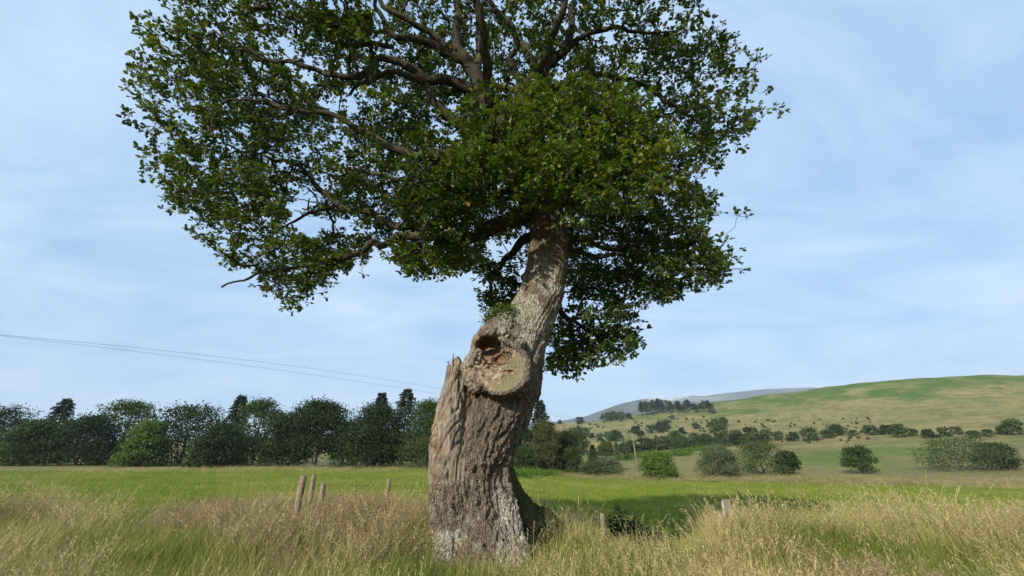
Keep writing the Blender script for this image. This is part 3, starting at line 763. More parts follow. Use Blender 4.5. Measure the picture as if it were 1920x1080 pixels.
# ------------------------------------------------------------------ limbs (pixel, pixel, distance, width in pixels)
LIMBS = {
 'leader':  [(1008, 400, 7.5, 58), (985, 320, 7.5, 46), (945, 235, 7.45, 36), (900, 170, 7.4, 27), (893, 140, 7.4, 24), (874, 112, 7.3, 22), (858, 92, 7.2, 17), (858, 50, 7.0, 14), (860, 0, 6.9, 12), (850, -80, 6.8, 9), (835, -160, 6.9, 6)],
 'a':  [(876, 114, 7.3, 18), (830, 98, 7.2, 15), (792, 75, 7.0, 13), (740, 70, 6.9, 10), (718, 40, 6.8, 8), (700, -10, 6.7, 6), (670, -70, 6.6, 4)],
 'b':  [(838, 94, 7.2, 12), (805, 55, 7.0, 11), (762, 40, 6.8, 10), (735, 25, 6.7, 9), (714, 0, 6.6, 8), (680, -50, 6.5, 5)],
 'c':  [(893, 142, 7.4, 14), (900, 95, 7.5, 12), (895, 50, 7.5, 10), (902, 15, 7.5, 8), (920, -60, 7.6, 6)],
 'd':  [(890, 172, 7.4, 22), (842, 151, 7.2, 18), (800, 151, 7.0, 16), (775, 131, 6.9, 13), (736, 108, 6.8, 12), (712, 110, 6.8, 11), (690, 130, 6.7, 11), (660, 148, 6.6, 10), (620, 140, 6.6, 9), (580, 128, 6.6, 8), (540, 118, 6.6, 7), (470, 100, 6.7, 5), (400, 60, 6.8, 3)],
 'e':  [(950, 300, 7.5, 26), (910, 262, 7.4, 22), (870, 240, 7.2, 18), (836, 216, 7.1, 16), (815, 195, 7.0, 14), (803, 168, 6.9, 13), (775, 150, 6.8, 11), (742, 138, 6.7, 9), (700, 150, 6.7, 7), (650, 175, 6.8, 5)],
 'f':  [(985, 355, 7.5, 30), (920, 310, 7.2, 24), (865, 296, 7.0, 20), (815, 294, 6.8, 16), (765, 292, 6.6, 14), (720, 270, 6.5, 12), (670, 240, 6.4, 11), (638, 224, 6.4, 10), (600, 218, 6.4, 8), (555, 208, 6.4, 7), (480, 190, 6.5, 5), (400, 200, 6.6, 3)],
 'g':  [(738, 88, 6.9, 8), (690, 84, 6.7, 8), (668, 86, 6.6, 7), (635, 74, 6.5, 7), (615, 60, 6.4, 6), (598, 44, 6.4, 6), (560, 34, 6.4, 5), (500, 20, 6.4, 3)],
 'h':  [(1000, 395, 7.5, 34), (950, 416, 7.4, 28), (915, 432, 7.4, 24), (870, 447, 7.4, 20), (830, 446, 7.5, 17), (772, 440, 7.6, 14), (745, 444, 7.7, 12), (715, 461, 7.7, 11), (702, 456, 7.7, 10), (680, 463, 7.8, 10), (658, 476, 7.8, 9), (635, 488, 7.9, 8), (595, 494, 7.9, 7), (555, 500, 8.0, 6), (480, 515, 8.1, 4), (420, 540, 8.1, 3)],
 'i':  [(835, 446, 7.5, 13), (790, 428, 7.8, 12), (745, 424, 8.1, 11), (715, 413, 8.3, 11), (695, 398, 8.4, 11), (650, 395, 8.6, 10), (625, 376, 8.7, 10), (595, 350, 8.8, 9), (580, 330, 8.9, 8), (555, 314, 9.0, 7), (490, 290, 9.2, 5), (420, 270, 9.3, 3)],
 'j':  [(990, 375, 7.5, 18), (950, 357, 7.3, 15), (920, 372, 7.2, 12), (890, 384, 7.1, 10), (875, 400, 7.1, 8), (840, 386, 7.1, 6), (800, 384, 7.1, 4)],
 'k':  [(822, 296, 6.9, 12), (815, 325, 7.1, 11), (800, 336, 7.3, 9), (770, 345, 7.5, 7), (730, 332, 7.8, 6), (690, 322, 8.0, 5), (660, 300, 8.2, 4)],
 'l':  [(797, 444, 7.55, 7), (794, 466, 7.5, 6), (789, 487, 7.5, 6), (774, 495, 7.5, 5), (768, 508, 7.5, 5), (755, 522, 7.5, 3)],
 'm':  [(632, 383, 8.7, 7), (602, 392, 8.7, 6), (576, 399, 8.6, 6), (555, 412, 8.6, 4), (520, 425, 8.6, 3)],
 'second_leader':  [(1012, 400, 7.6, 46), (1000, 300, 7.8, 34), (985, 210, 7.9, 28), (980, 170, 7.9, 22), (1000, 150, 7.9, 18), (1036, 110, 7.9, 17), (1060, 88, 7.9, 14), (1070, 60, 7.9, 11), (1075, 10, 8.0, 9), (1080, -80, 8.1, 7), (1075, -150, 8.2, 4)],
 'n':  [(981, 172, 7.9, 16), (966, 132, 7.9, 12), (955, 110, 7.8, 10), (968, 84, 7.7, 9), (962, 58, 7.5, 9), (940, 28, 7.4, 8), (916, 0, 7.3, 8), (890, -50, 7.2, 5)],
 'o':  [(985, 185, 7.9, 18), (1012, 165, 7.8, 16), (1042, 165, 7.7, 13), (1066, 150, 7.6, 12), (1092, 138, 7.5, 11), (1135, 145, 7.5, 10), (1170, 150, 7.5, 9), (1202, 154, 7.5, 8), (1225, 166, 7.5, 7), (1262, 200, 7.5, 6), (1305, 220, 7.5, 4), (1360, 230, 7.5, 3)],
 'p':  [(1150, 148, 7.5, 7), (1155, 172, 7.5, 7), (1162, 185, 7.5, 6), (1190, 196, 7.5, 6), (1200, 216, 7.5, 6), (1250, 214, 7.5, 5), (1256, 250, 7.5, 4), (1276, 280, 7.5, 3), (1292, 300, 7.5, 2)],
 'q':  [(1046, 108, 7.9, 10), (1090, 70, 7.7, 9), (1150, 55, 7.5, 7), (1220, 60, 7.4, 4), (1262, 62, 7.4, 2)],
 'r':  [(1050, 478, 7.5, 16), (1068, 458, 7.5, 11), (1086, 447, 7.5, 9), (1120, 458, 7.5, 8), (1180, 463, 7.5, 7), (1232, 445, 7.6, 5), (1290, 430, 7.6, 3)],
 's':  [(1052, 455, 7.5, 14), (1076, 468, 7.5, 9), (1118, 485, 7.5, 8), (1160, 477, 7.5, 8), (1180, 500, 7.5, 7), (1174, 525, 7.5, 6), (1171, 570, 7.5, 4), (1182, 602, 7.5, 3)],
 't':  [(1178, 498, 7.5, 6), (1202, 520, 7.6, 5), (1230, 532, 7.7, 4), (1290, 530, 7.8, 3), (1350, 505, 7.8, 2)],
 'u':  [(1030, 560, 7.7, 14), (1052, 585, 8.1, 9), (1068, 606, 8.4, 8), (1076, 636, 8.6, 6), (1068, 672, 8.7, 4), (1075, 690, 8.7, 3)],
 'v':  [(1058, 592, 8.3, 6), (1090, 610, 8.6, 6), (1124, 626, 8.7, 5), (1172, 633, 8.7, 3)],
 'w':  [(1020, 420, 7.7, 30), (1060, 370, 8.3, 20), (1110, 330, 8.9, 16), (1170, 310, 9.4, 12), (1230, 320, 9.7, 8), (1290, 345, 9.8, 5)],
 'x':  [(1000, 385, 7.3, 26), (1010, 340, 6.7, 18), (1040, 300, 6.2, 13), (1090, 260, 5.9, 9), (1150, 240, 5.7, 5)],
 'y':  [(1003, 360, 7.2, 24), (975, 310, 6.6, 16), (940, 270, 6.1, 11), (900, 260, 5.8, 6)],
 'z':  [(985, 330, 7.6, 26), (950, 330, 8.4, 20), (900, 330, 9.2, 15), (840, 330, 9.8, 11), (770, 335, 10.2, 7), (700, 350, 10.4, 4)],
 'back': [(995, 300, 7.9, 28), (1010, 200, 9.0, 20), (1000, 120, 9.9, 15), (960, 60, 10.6, 10), (930, 20, 11.0, 6)],
 'over': [(920, 200, 7.3, 18), (900, 40, 5.9, 13), (860, -140, 4.9, 9), (830, -300, 4.3, 5)],
 'over2': [(1000, 160, 7.6, 16), (1060, 0, 6.4, 11), (1100, -160, 5.5, 8), (1120, -280, 5.0, 4)],
 'low': [(1000, 440, 7.7, 18), (960, 470, 8.2, 12), (930, 510, 8.6, 8), (925, 560, 8.7, 4)],
}
limb_pts, limb_objs, limb_keys = [], [], []
ND_P, ND_PL, ND_L = [], [], []
for li, (k, rows) in enumerate(LIMBS.items()):
    pr = np.array([[*P(a, b, c), max(w * 0.57 * depth_at(b, c) / FPX, 0.009)] for a, b, c, w in rows])
    cr = catmull(pr, 0.09)
    n = len(cr); s = np.linspace(0, 1, n)
    wob = np.stack([noise(cr[:, :3] * 2.6 + 7 * j + li) for j in range(3)], 1) * (0.05 + 0.10 * s[:, None]) * sstep(0.0, 0.15, s)[:, None]
    cr[:, :3] += wob
    sides = 12 if cr[0, 3] > 0.09 else 8
    V, Q, Tt = tube(cr[:, :3] - OAKLOC, cr[:, 3], sides, 0.16)
    a = Acc(); a.add(V, Q, Tt)
    o = link('limb', a.mesh('limb', M_limb), oak)
    limb_objs.append(o); limb_keys.append(k)
    arc = np.concatenate([[0], np.cumsum(np.linalg.norm(np.diff(cr[:, :3], axis=0), axis=1))])
    if k not in ('m',):
        use = np.arange(0, n, 2) if k in ('leader', 'second_leader') else np.arange(int(n * 0.12), n, 2)
        use = use[arc[use] > 0.6] if k in ('leader', 'second_leader') else use
        ND_P.append(cr[use, :3]); ND_PL.append(arc[use] * 0.4); ND_L.append(np.full(len(use), li))
    limb_pts.append(cr)

# ------------------------------------------------------------------ crown: where leaves hang
CROWN = [(430, -700), (250, -200), (235, 60), (250, 180), (290, 300), (330, 380), (395, 450), (450, 500), (520, 535), (548, 592), (556, 592), (572, 545), (612, 532), (660, 505), (690, 470), (735, 452), (738, 490), (768, 512), (800, 512), (850, 506), (900, 494), (915, 520), (905, 562), (932, 602),
         (965, 585), (1040, 585), (1028, 650), (1022, 695), (1062, 706), (1112, 682), (1192, 664), (1197, 628), (1180, 600), (1240, 572), (1282, 562), (1300, 548), (1345, 532), (1372, 516), (1395, 490), (1362, 466), (1338, 450), (1322, 430), (1352, 390), (1340, 358), (1312, 340), (1345, 302),
         (1372, 268), (1432, 225), (1450, 150), (1425, 92), (1380, 75), (1362, 45), (1312, 48), (1292, 30), (1330, 0), (1320, -60), (1340, -200), (1250, -700)]
HOLES = [[(540, 405), (585, 408), (640, 402), (672, 412), (700, 435), (672, 452), (625, 436), (600, 452), (575, 448), (540, 440)], [(645, 158), (682, 158), (682, 200), (655, 210), (640, 185)],
         [(592, 182), (632, 188), (636, 212), (600, 208)], [(788, 226), (835, 224), (842, 244), (800, 246)], [(830, 250), (868, 250), (866, 268), (828, 266)], [(540, 340), (590, 355), (600, 385), (560, 395), (540, 395)],
         [(1166, 150), (1180, 150), (1178, 165), (1165, 165)], [(1180, 172), (1200, 168), (1205, 190), (1182, 192)], [(1085, 462), (1140, 466), (1155, 472), (1120, 480), (1090, 470)], [(1040, 560), (1060, 545), (1095, 560), (1085, 600), (1050, 585)],
         [(1090, 560), (1120, 545), (1125, 580)], [(1165, 560), (1205, 550), (1215, 575), (1180, 590)], [(1260, 255), (1275, 250), (1280, 275), (1268, 275)], [(700, 470), (745, 452), (745, 485), (720, 480)], [(935, 90), (950, 70), (955, 100)], [(1250, 560), (1275, 540), (1290, 560)],
         [(905, 165), (925, 170), (930, 200), (912, 190)], [(905, 470), (940, 450), (985, 440), (980, 520), (960, 560), (920, 570), (925, 520)] ]
FRONT = [(800, 300), (845, 270), (900, 225), (955, 160), (1010, 185), (1100, 165), (1195, 195), (1238, 262), (1215, 335), (1120, 378), (1045, 385), (960, 345), (885, 362), (825, 345)]
NC = 170000
cand = np.stack([RNG.uniform(-9.4, 6.5, NC), RNG.uniform(3.0, 12.8, NC), RNG.uniform(2.8, 15.0, NC)], 1)
e = np.stack([(cand[:, 0] + 1.0) / np.where(cand[:, 0] < -1, 8.4, 7.4), (cand[:, 1] - 8.2) / np.where(cand[:, 1] < 8.2, 4.7, 4.3), (cand[:, 2] - 7.9) / np.where(cand[:, 2] > 7.9, 6.4, 5.4)], 1)
er = (np.abs(e) ** 2.4).sum(1)
cpx, cpy = project(cand)
jx = 34 * noise(cand * 1.1 + 60) * (1 + 1.2 * ((cpx < 540) | (cpx > 1380))); jy = 28 * noise(cand * 1.1 + 90)
ok = (er < 1) & inside_poly(cpx + jx, cpy + jy, CROWN)
for hpoly in HOLES:
    ok &= ~inside_poly(cpx, cpy, hpoly)
lump = noise(cand * 1.25 + 2) + 0.55 * noise(cand * 2.6 + 8) + 0.35 * noise(cand * 0.5 + 40)
ok &= lump > -0.06 + 0.10 * RNG.normal(size=NC)                     # clumps and gaps
vis = (cpy > -30)
ok &= np.where(vis & (cand[:, 1] < 6.4), RNG.random(NC) < 0.16, True)   # limbs show from below: fewer leaves in front of them
ok &= ~((cpx > 860) & (cpx < 1010) & (cpy > 90) & (cpy < 240) & (cand[:, 1] < 7.6))
ok &= ~((cpx > 975) & (cpx < 1075) & (cpy > 385) & (cand[:, 1] < 8.3))    # the trunk itself stands clear
ok &= ~((cpy > 400) & (cand[:, 1] < 6.6))
sd = np.array(SUN_DIR)
tt_ = (cand[:, 1] - 6.0) / sd[1]
foot = cand - sd * tt_[:, None]
fpx, fpy = project(foot)
ok &= ~((cand[:, 1] < 6.0) & inside_poly(fpx, fpy, FRONT) & (RNG.random(NC) < 0.92))
# leaves thinned where they would hide thick limbs from the camera
for cr, k_ in zip(limb_pts, limb_keys):
    if k_ in ('w', 'z', 'back', 'x', 'y', 'over', 'over2', 'low'): continue
    big = cr[(cr[:, 3] > 0.028)][::2]
    if not len(big): continue
    lx, ly = project(big[:, :3]); lw = big[:, 3] * FPX / np.maximum(big[:, 1] / 0.75, 1)
    near = np.zeros(NC, bool)
    for a_, b_, w_, yy in zip(lx, ly, lw, big[:, 1]):
        near |= (np.hypot(cpx - a_, cpy - b_) < w_ + 11) & (cand[:, 1] < yy + 0.1)
    ok &= ~(near & (RNG.random(NC) < 0.88))
ok &= ~((cpx < 860) & (cpy < 300) & (cpx > 540) & (RNG.random(NC) < 0.25))
att = cand[ok]
att = att[:6400]
# the clump of leaves that hangs towards the viewer
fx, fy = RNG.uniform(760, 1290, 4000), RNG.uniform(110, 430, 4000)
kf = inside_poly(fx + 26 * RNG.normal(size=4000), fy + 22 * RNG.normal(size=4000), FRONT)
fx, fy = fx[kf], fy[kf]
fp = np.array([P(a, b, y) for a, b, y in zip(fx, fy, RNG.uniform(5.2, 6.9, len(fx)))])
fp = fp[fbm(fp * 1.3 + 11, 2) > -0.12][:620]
# sprays that make the crown's drooping edge
def edge_pts(poly, n, y0, y1):
    poly = np.array(poly, float); x = RNG.uniform(poly[:, 0].min(), poly[:, 0].max(), n * 4); y = RNG.uniform(poly[:, 1].min(), poly[:, 1].max(), n * 4)
    k = inside_poly(x, y, poly); x, y = x[k][:n], y[k][:n]
    return np.array([P(a, b, c) for a, b, c in zip(x, y, RNG.uniform(y0, y1, len(x)))])
extra = [edge_pts([(750, 345), (880, 340), (905, 395), (860, 440), (780, 432), (735, 390)], 110, 5.7, 6.9), edge_pts([(552, 455), (580, 450), (620, 460), (660, 480), (655, 505), (610, 530), (572, 540), (552, 560)], 45, 7.6, 8.4), edge_pts([(740, 455), (800, 440), (900, 455), (905, 492), (800, 508), (765, 508), (738, 485)], 70, 7.0, 8.2),
         edge_pts([(1035, 620), (1080, 600), (1190, 630), (1190, 660), (1110, 680), (1060, 700), (1025, 690)], 75, 8.2, 9.0), edge_pts([(1190, 400), (1320, 430), (1350, 470), (1362, 510), (1290, 550), (1190, 540), (1180, 470)], 120, 7.0, 8.4),
         edge_pts([(1060, 500), (1180, 480), (1240, 560), (1180, 600), (1080, 600)], 45, 7.4, 8.6), edge_pts([(905, 500), (965, 470), (975, 560), (940, 590), (910, 562)], 55, 7.9, 8.8), edge_pts([(590, 30), (700, 25), (700, 60), (640, 75), (590, 60)], 70, 5.7, 6.3)]
def sunny(q):          # the middle trunk stands in full sun: no sprays between it and the sun
    ft = q - sd * ((q[:, 1] - 7.0) / sd[1])[:, None]
    return ~((q[:, 1] < 7.0) & (np.abs(ft[:, 0] - np.interp(ft[:, 2], tc[:, 2], tc[:, 0])) < 0.75) & (ft[:, 2] > 1.5) & (ft[:, 2] < 4.75))
att = att[sunny(att)]; fp = fp[sunny(fp)]; extra = [q[sunny(q)] for q in extra]
NMAIN = len(att)
att = np.vstack([att, fp] + extra)
CLN = fbm(att * 0.8 + 30, 2)
NAt = len(att)
print('attractors', NAt, time.perf_counter() - T0)
# minimum spanning growth from the limbs outwards
root_p = np.vstack(ND_P); root_pl = np.concatenate(ND_PL); root_l = np.concatenate(ND_L)
BF = 0.22
cost = np.full(NAt, 1e9); par = np.full(NAt, -1)
for j in range(len(root_p)):
    d = np.linalg.norm(att - root_p[j], axis=1) + BF * root_pl[j]
    m = d < cost; cost[m] = d[m]; par[m] = j
NRt = len(root_p)
done = np.zeros(NAt, bool); pl = np.zeros(NAt); limb_of = np.zeros(NAt, int); order = []
cw = cost.copy()
for it in range(NAt):
    i = int(np.argmin(cw))
    pj = par[i]
    if pj < NRt:
        ppos, ppl, limb_of[i] = root_p[pj], root_pl[pj], root_l[pj]
    else:
        ppos, ppl, limb_of[i] = att[pj - NRt], pl[pj - NRt], limb_of[pj - NRt]
    pl[i] = ppl + np.linalg.norm(att[i] - ppos)
    done[i] = True; cw[i] = 1e9; order.append(i)
    d = np.linalg.norm(att - att[i], axis=1) + BF * pl[i]
    m = (d < cost) & ~done
    cost[m] = d[m]; par[m] = NRt + i; cw[m] = d[m]
load = np.ones(NAt)
for i in reversed(order):
    if par[i] >= NRt:
        load[par[i] - NRt] += load[i]
KILL = np.zeros(NAt, bool)      # no lone twigs reaching across open air
for i in order:
    pj = par[i]
    KILL[i] = np.linalg.norm(att[i] - (root_p[pj] if pj < NRt else att[pj - NRt])) > 0.85 or (pj >= NRt and KILL[pj - NRt])
rr = np.clip(0.0042 * load ** 0.46, 0.0042, 0.05)
SH0 = [[] for _ in LIMBS]; SH1 = [[] for _ in LIMBS]
twig_acc = [Acc() for _ in LIMBS]; leaf_acc = [[] for _ in LIMBS]
for i in range(NAt):
    pj = par[i]
    if KILL[i]: continue
    a = root_p[pj] if pj < NRt else att[pj - NRt]
    b = att[i]; ln = np.linalg.norm(b - a)
    nseg = 2 if ln < 0.3 else (4 if ln < 0.9 else 7)
    s = np.linspace(0, 1, nseg + 1)[:, None]
    off = RNG.normal(size=(nseg + 1, 3)) * 0.07 * ln; off[0] = off[-1] = 0
    sag = np.array([0, 0, 1.0]) * (np.sin(s * math.pi)) * 0.06 * ln
    pts = a + (b - a) * s + off + sag
    r1 = rr[i]; r0 = min(rr[pj - NRt], r1 * 1.5) if pj >= NRt else r1 * 1.4
    V, Q, Tt = tube(pts - OAKLOC, np.linspace(r0, r1, nseg + 1), 5 if r1 > 0.012 else 4, 0, False)
    twig_acc[limb_of[i]].add(V, Q)
    # leaves sit in rosettes around the twig's end and along it
    nt_ = int(RNG.integers(3, 7)); per_ = RNG.integers(4, 8, nt_); n = int(per_.sum())
    tips = b + RNG.normal(size=(nt_, 3)) * np.array([.115, .115, .075]); tips[0] = b
    if ln > 0.12: tips[-1] = b + (a - b) * (RNG.random() * min(1.0, 0.4 / ln)) + RNG.normal(size=3) * 0.05
    SH0[limb_of[i]].append(np.tile(b + (a - b) * min(0.25, 0.1 / (ln + 1e-6)), (nt_ - 1, 1))); SH1[limb_of[i]].append(tips[1:])     # the short shoot each rosette sits on
    tp_ = np.repeat(tips, per_, 0)
    out_ = np.repeat(tips - a, per_, 0); out_ /= np.linalg.norm(out_, axis=1)[:, None] + 1e-6
    dr = rand_unit(n) * np.array([1, 1, 0.6]) + out_ * 0.55
    base = tp_ + dr * 0.012 + RNG.normal(size=(n, 3)) * 0.008
    nm = rand_unit(n) * 0.65 + np.array([-.12, -.25, 0.85])
    Lg = RNG.uniform(0.07, 0.125, n)
    cl = float(np.clip(CLN[i] * 0.9 + 0.12 + RNG.normal() * 0.1, 0, 0.62)) + (0.30 if NMAIN <= i < NMAIN + len(fp) else 0.0)  # leaves of the front clump are paler: sunlight put into their colour
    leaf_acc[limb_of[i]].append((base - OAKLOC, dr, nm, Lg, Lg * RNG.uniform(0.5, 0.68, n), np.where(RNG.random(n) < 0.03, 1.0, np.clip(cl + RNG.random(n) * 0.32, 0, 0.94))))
nl = 0
for li, o in enumerate(limb_objs):
    if SH0[li]:
        A0, A1 = np.concatenate(SH0[li]) - OAKLOC, np.concatenate(SH1[li]) - OAKLOC
        dv = A1 - A0; dv /= np.linalg.norm(dv, axis=1)[:, None] + 1e-9
        e1 = np.cross(dv, np.array([.31, .52, .79])); e1 /= np.linalg.norm(e1, axis=1)[:, None] + 1e-9; e2 = np.cross(dv, e1)
        vs_ = [c + r_ * (math.cos(t_) * e1 + math.sin(t_) * e2) for c, r_ in ((A0, .0042), (A1, .0026)) for t_ in (0, 2.094, 4.189)]
        V = np.stack(vs_, 1).reshape(-1, 3); kk = np.arange(len(A0))[:, None] * 6
        twig_acc[li].add(V, np.concatenate([kk + np.array([[u_, (u_ + 1) % 3, (u_ + 1) % 3 + 3, u_ + 3]]) for u_ in range(3)]))
    if twig_acc[li].n:
        tag(link('twigs', twig_acc[li].mesh('twigs', M_twig), o), kind='stuff')
    if leaf_acc[li]:
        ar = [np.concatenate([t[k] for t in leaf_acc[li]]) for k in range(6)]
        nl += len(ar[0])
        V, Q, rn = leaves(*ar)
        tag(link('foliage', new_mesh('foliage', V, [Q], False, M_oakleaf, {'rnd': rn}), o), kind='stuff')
print('leaves', nl, time.perf_counter() - T0)
# bare dead twigs on the dead branch, and a leafy sprout above the sawn limb
a = Acc()
for rows in ([(600, 392, 8.7, 4), (596, 378, 8.7, 3), (590, 365, 8.7, 3), (576, 352, 8.7, 2), (560, 350, 8.7, 1.5)], [(596, 378, 8.7, 3), (584, 378, 8.6, 2.5), (570, 375, 8.6, 2), (552, 372, 8.6, 1.5)], [(578, 398, 8.6, 3), (578, 385, 8.6, 3), (580, 372, 8.6, 2)],
             [(567, 402, 8.6, 3), (562, 396, 8.6, 2), (552, 394, 8.6, 1.5)], [(590, 366, 8.7, 2.5), (582, 358, 8.6, 2), (570, 366, 8.6, 1.5)], [(685, 462, 7.8, 3), (678, 476, 7.7, 2.5), (692, 478, 7.7, 1.5)]):
    pr = catmull(np.array([[*P(x, y, Y), w * .5 * depth_at(y, Y) / FPX] for x, y, Y, w in rows]), 0.05)
    pr[:, :3] += RNG.normal(size=(len(pr), 3)) * 0.008
    V, Q, Tt = tube(pr[:, :3] - OAKLOC, pr[:, 3], 5); a.add(V, Q, Tt)
tag(link('twigs', a.mesh('twigs', M_twig), limb_objs[limb_keys.index('m')]), kind='stuff')
sp_c = edge_pts([(905, 600), (925, 582), (945, 572), (962, 580), (958, 600), (935, 606), (918, 606)], 60, 6.95, 7.35)
n = len(sp_c) * 14
base = np.repeat(sp_c, 14, 0) + RNG.normal(size=(n, 3)) * 0.05
Lg = RNG.uniform(0.04, 0.085, n)
V, Q, rn = leaves(base - OAKLOC, rand_unit(n) + np.array([-.2, -.2, .1]), rand_unit(n) * .7 + np.array([0, -.3, .8]), Lg, Lg * 0.55, RNG.random(n) * 0.9)
tag(link('sprout_foliage', new_mesh('sprout_foliage', V, [Q], False, M_oakleaf, {'rnd': rn}), oak), kind='stuff')
# ------------------------------------------------------------------ trees beyond the field
M_dark = leaf_mat('dark_broadleaf', (0.014, 0.027, 0.007), (0.034, 0.056, 0.014), (0.06, 0.09, 0.025), 0.22, 0.6, 0.2)
M_mid = leaf_mat('mid_broadleaf', (0.026, 0.048, 0.010), (0.058, 0.092, 0.019), (0.09, 0.12, 0.035), 0.28, 0.6, 0.2)
M_light = leaf_mat('light_broadleaf', (0.055, 0.098, 0.018), (0.11, 0.17, 0.028), (0.20, 0.19, 0.05), 0.30, 0.55, 0.25)
M_olive = leaf_mat('olive_needles', (0.050, 0.058, 0.018), (0.095, 0.098, 0.032), (0.12, 0.12, 0.05), 0.2, 0.65, 0.15)
M_fir = leaf_mat('fir_needles', (0.022, 0.036, 0.016), (0.045, 0.062, 0.028), (0.08, 0.085, 0.045), 0.12, 0.6, 0.2)
M_grey = leaf_mat('willow_leaf', (0.065, 0.088, 0.040), (0.125, 0.150, 0.070), (0.18, 0.20, 0.11), 0.25, 0.6, 0.25)
M_scrub = leaf_mat('scrub_leaf', (0.040, 0.062, 0.022), (0.080, 0.105, 0.036), (0.12, 0.12, 0.05), 0.2, 0.65, 0.15)
M_brack = leaf_mat('bracken_frond', (0.060, 0.115, 0.014), (0.105, 0.185, 0.022), (0.17, 0.20, 0.04), 0.35, 0.6, 0.2)

def crown_pts(rng, h, w, n, z0, lobes, shape):
    """leaf positions and outward normals on many overlapping lobes"""
    out, nor, cid = [], [], []
    u = rand_unit(lobes, rng)
    rad = rng.random(lobes) ** 0.45
    th0 = rng.random(lobes) * 6.283; t0_ = rng.random(lobes) ** 0.8
    r0_ = w * 0.43 * np.sqrt(np.clip(1 - np.clip((t0_ - 0.25) / 0.8, 0, 1) ** 2, 0, 1)) * (0.82 + 0.18 * np.clip(t0_ / 0.25, 0, 1)) * rng.random(lobes) ** 0.35
    c = np.stack([np.cos(th0) * r0_, np.sin(th0) * r0_, z0 + t0_ * (h - z0) * 0.93], 1)
    if shape == 'column':
        t = rng.random(lobes); c = np.stack([rng.normal(size=lobes) * w * .20, rng.normal(size=lobes) * w * .20, z0 + t * (h - z0) * 0.9], 1)
        c[:, :2] *= (1.15 - 0.7 * t)[:, None]
    if shape == 'broad':
        t = rng.random(lobes); th = rng.random(lobes) * 6.283; rr_ = w * 0.42 * np.sqrt(np.clip(1 - (t * 1.0) ** 1.6, 0, 1)) * rng.random(lobes) ** 0.35
        c = np.stack([np.cos(th) * rr_, np.sin(th) * rr_, z0 + t * (h - z0) * 0.92], 1)
    lr = rng.uniform(0.11, 0.20, lobes) * w
    per = max(6, n // lobes)
    for i in range(lobes):
        v = rand_unit(per, rng); v[:, 2] = np.where(v[:, 2] < -0.3, -v[:, 2], v[:, 2])
        s = np.where(rng.random((per, 1)) < .12, rng.uniform(1.1, 1.55, (per, 1)), rng.uniform(0.55, 1.12, (per, 1)))
        out.append(c[i] + v * lr[i] * s * np.array([1.15, 1.15, 0.72])); nor.append(v); cid.append(np.full(per, rng.random()))
    p = np.concatenate(out); nrm = np.concatenate(nor)
    p[:, 2] = np.where(p[:, 2] < 0.05, 0.05 + 0.3 * rng.random(len(p)), p[:, 2]); k = p[:, 2] > 0.0
    return p[k], nrm[k], np.concatenate(cid)[k], c
def broad_meshes(seed, h, w, n, ls, mat, z0f=0.12, lobes=34, shape='dome'):
    rng = np.random.default_rng(seed)
    if n > 1000: n, lobes = int(n * 1.7), int(lobes * 1.7)
    p, nrm, cid, c = crown_pts(rng, h, w, n, z0f * h, lobes, shape)
    m = len(p)
    Lg = rng.uniform(0.6, 1.3, m) * ls
    V, Q, rn = leaves(p, rand_unit(m, rng) + np.array([0, 0, -0.25]), nrm + rand_unit(m, rng) * 0.6, Lg, Lg * rng.uniform(0.55, 0.9, m), np.clip(cid * 0.5 + rng.random(m) * 0.45, 0, 0.95))
    crown = new_mesh('crown', V, [Q], False, mat, {'rnd': rn})
    a = Acc()
    tp = np.array([[0, 0, -0.3], [0.01 * h, 0, 0.2 * h], [-0.01 * h, 0.01 * h, 0.45 * h], [0.01 * h, 0, 0.75 * h]])
    tp[:, :2] += rng.normal(size=(4, 2)) * 0.01 * h
    tpp = catmull(tp, h * 0.06)
    V, Q, Tt = tube(tpp, np.linspace(0.032 * h, 0.008 * h, len(tpp)), 8, 0.1); a.add(V, Q, Tt)
    for i in range(min(9, lobes)):
        k = rng.integers(0, len(tpp) - 2); b = c[rng.integers(0, lobes)]
        s = np.linspace(0, 1, 5)[:, None]
        pts = tpp[k] + (b - tpp[k]) * s + np.sin(s * 3.14) * np.array([0, 0, 0.04 * h])
        V, Q, Tt = tube(pts, np.linspace(0.012 * h, 0.003 * h, 5), 5); a.add(V, Q, Tt)
    return a.mesh('trunk', M_trunk2), crown
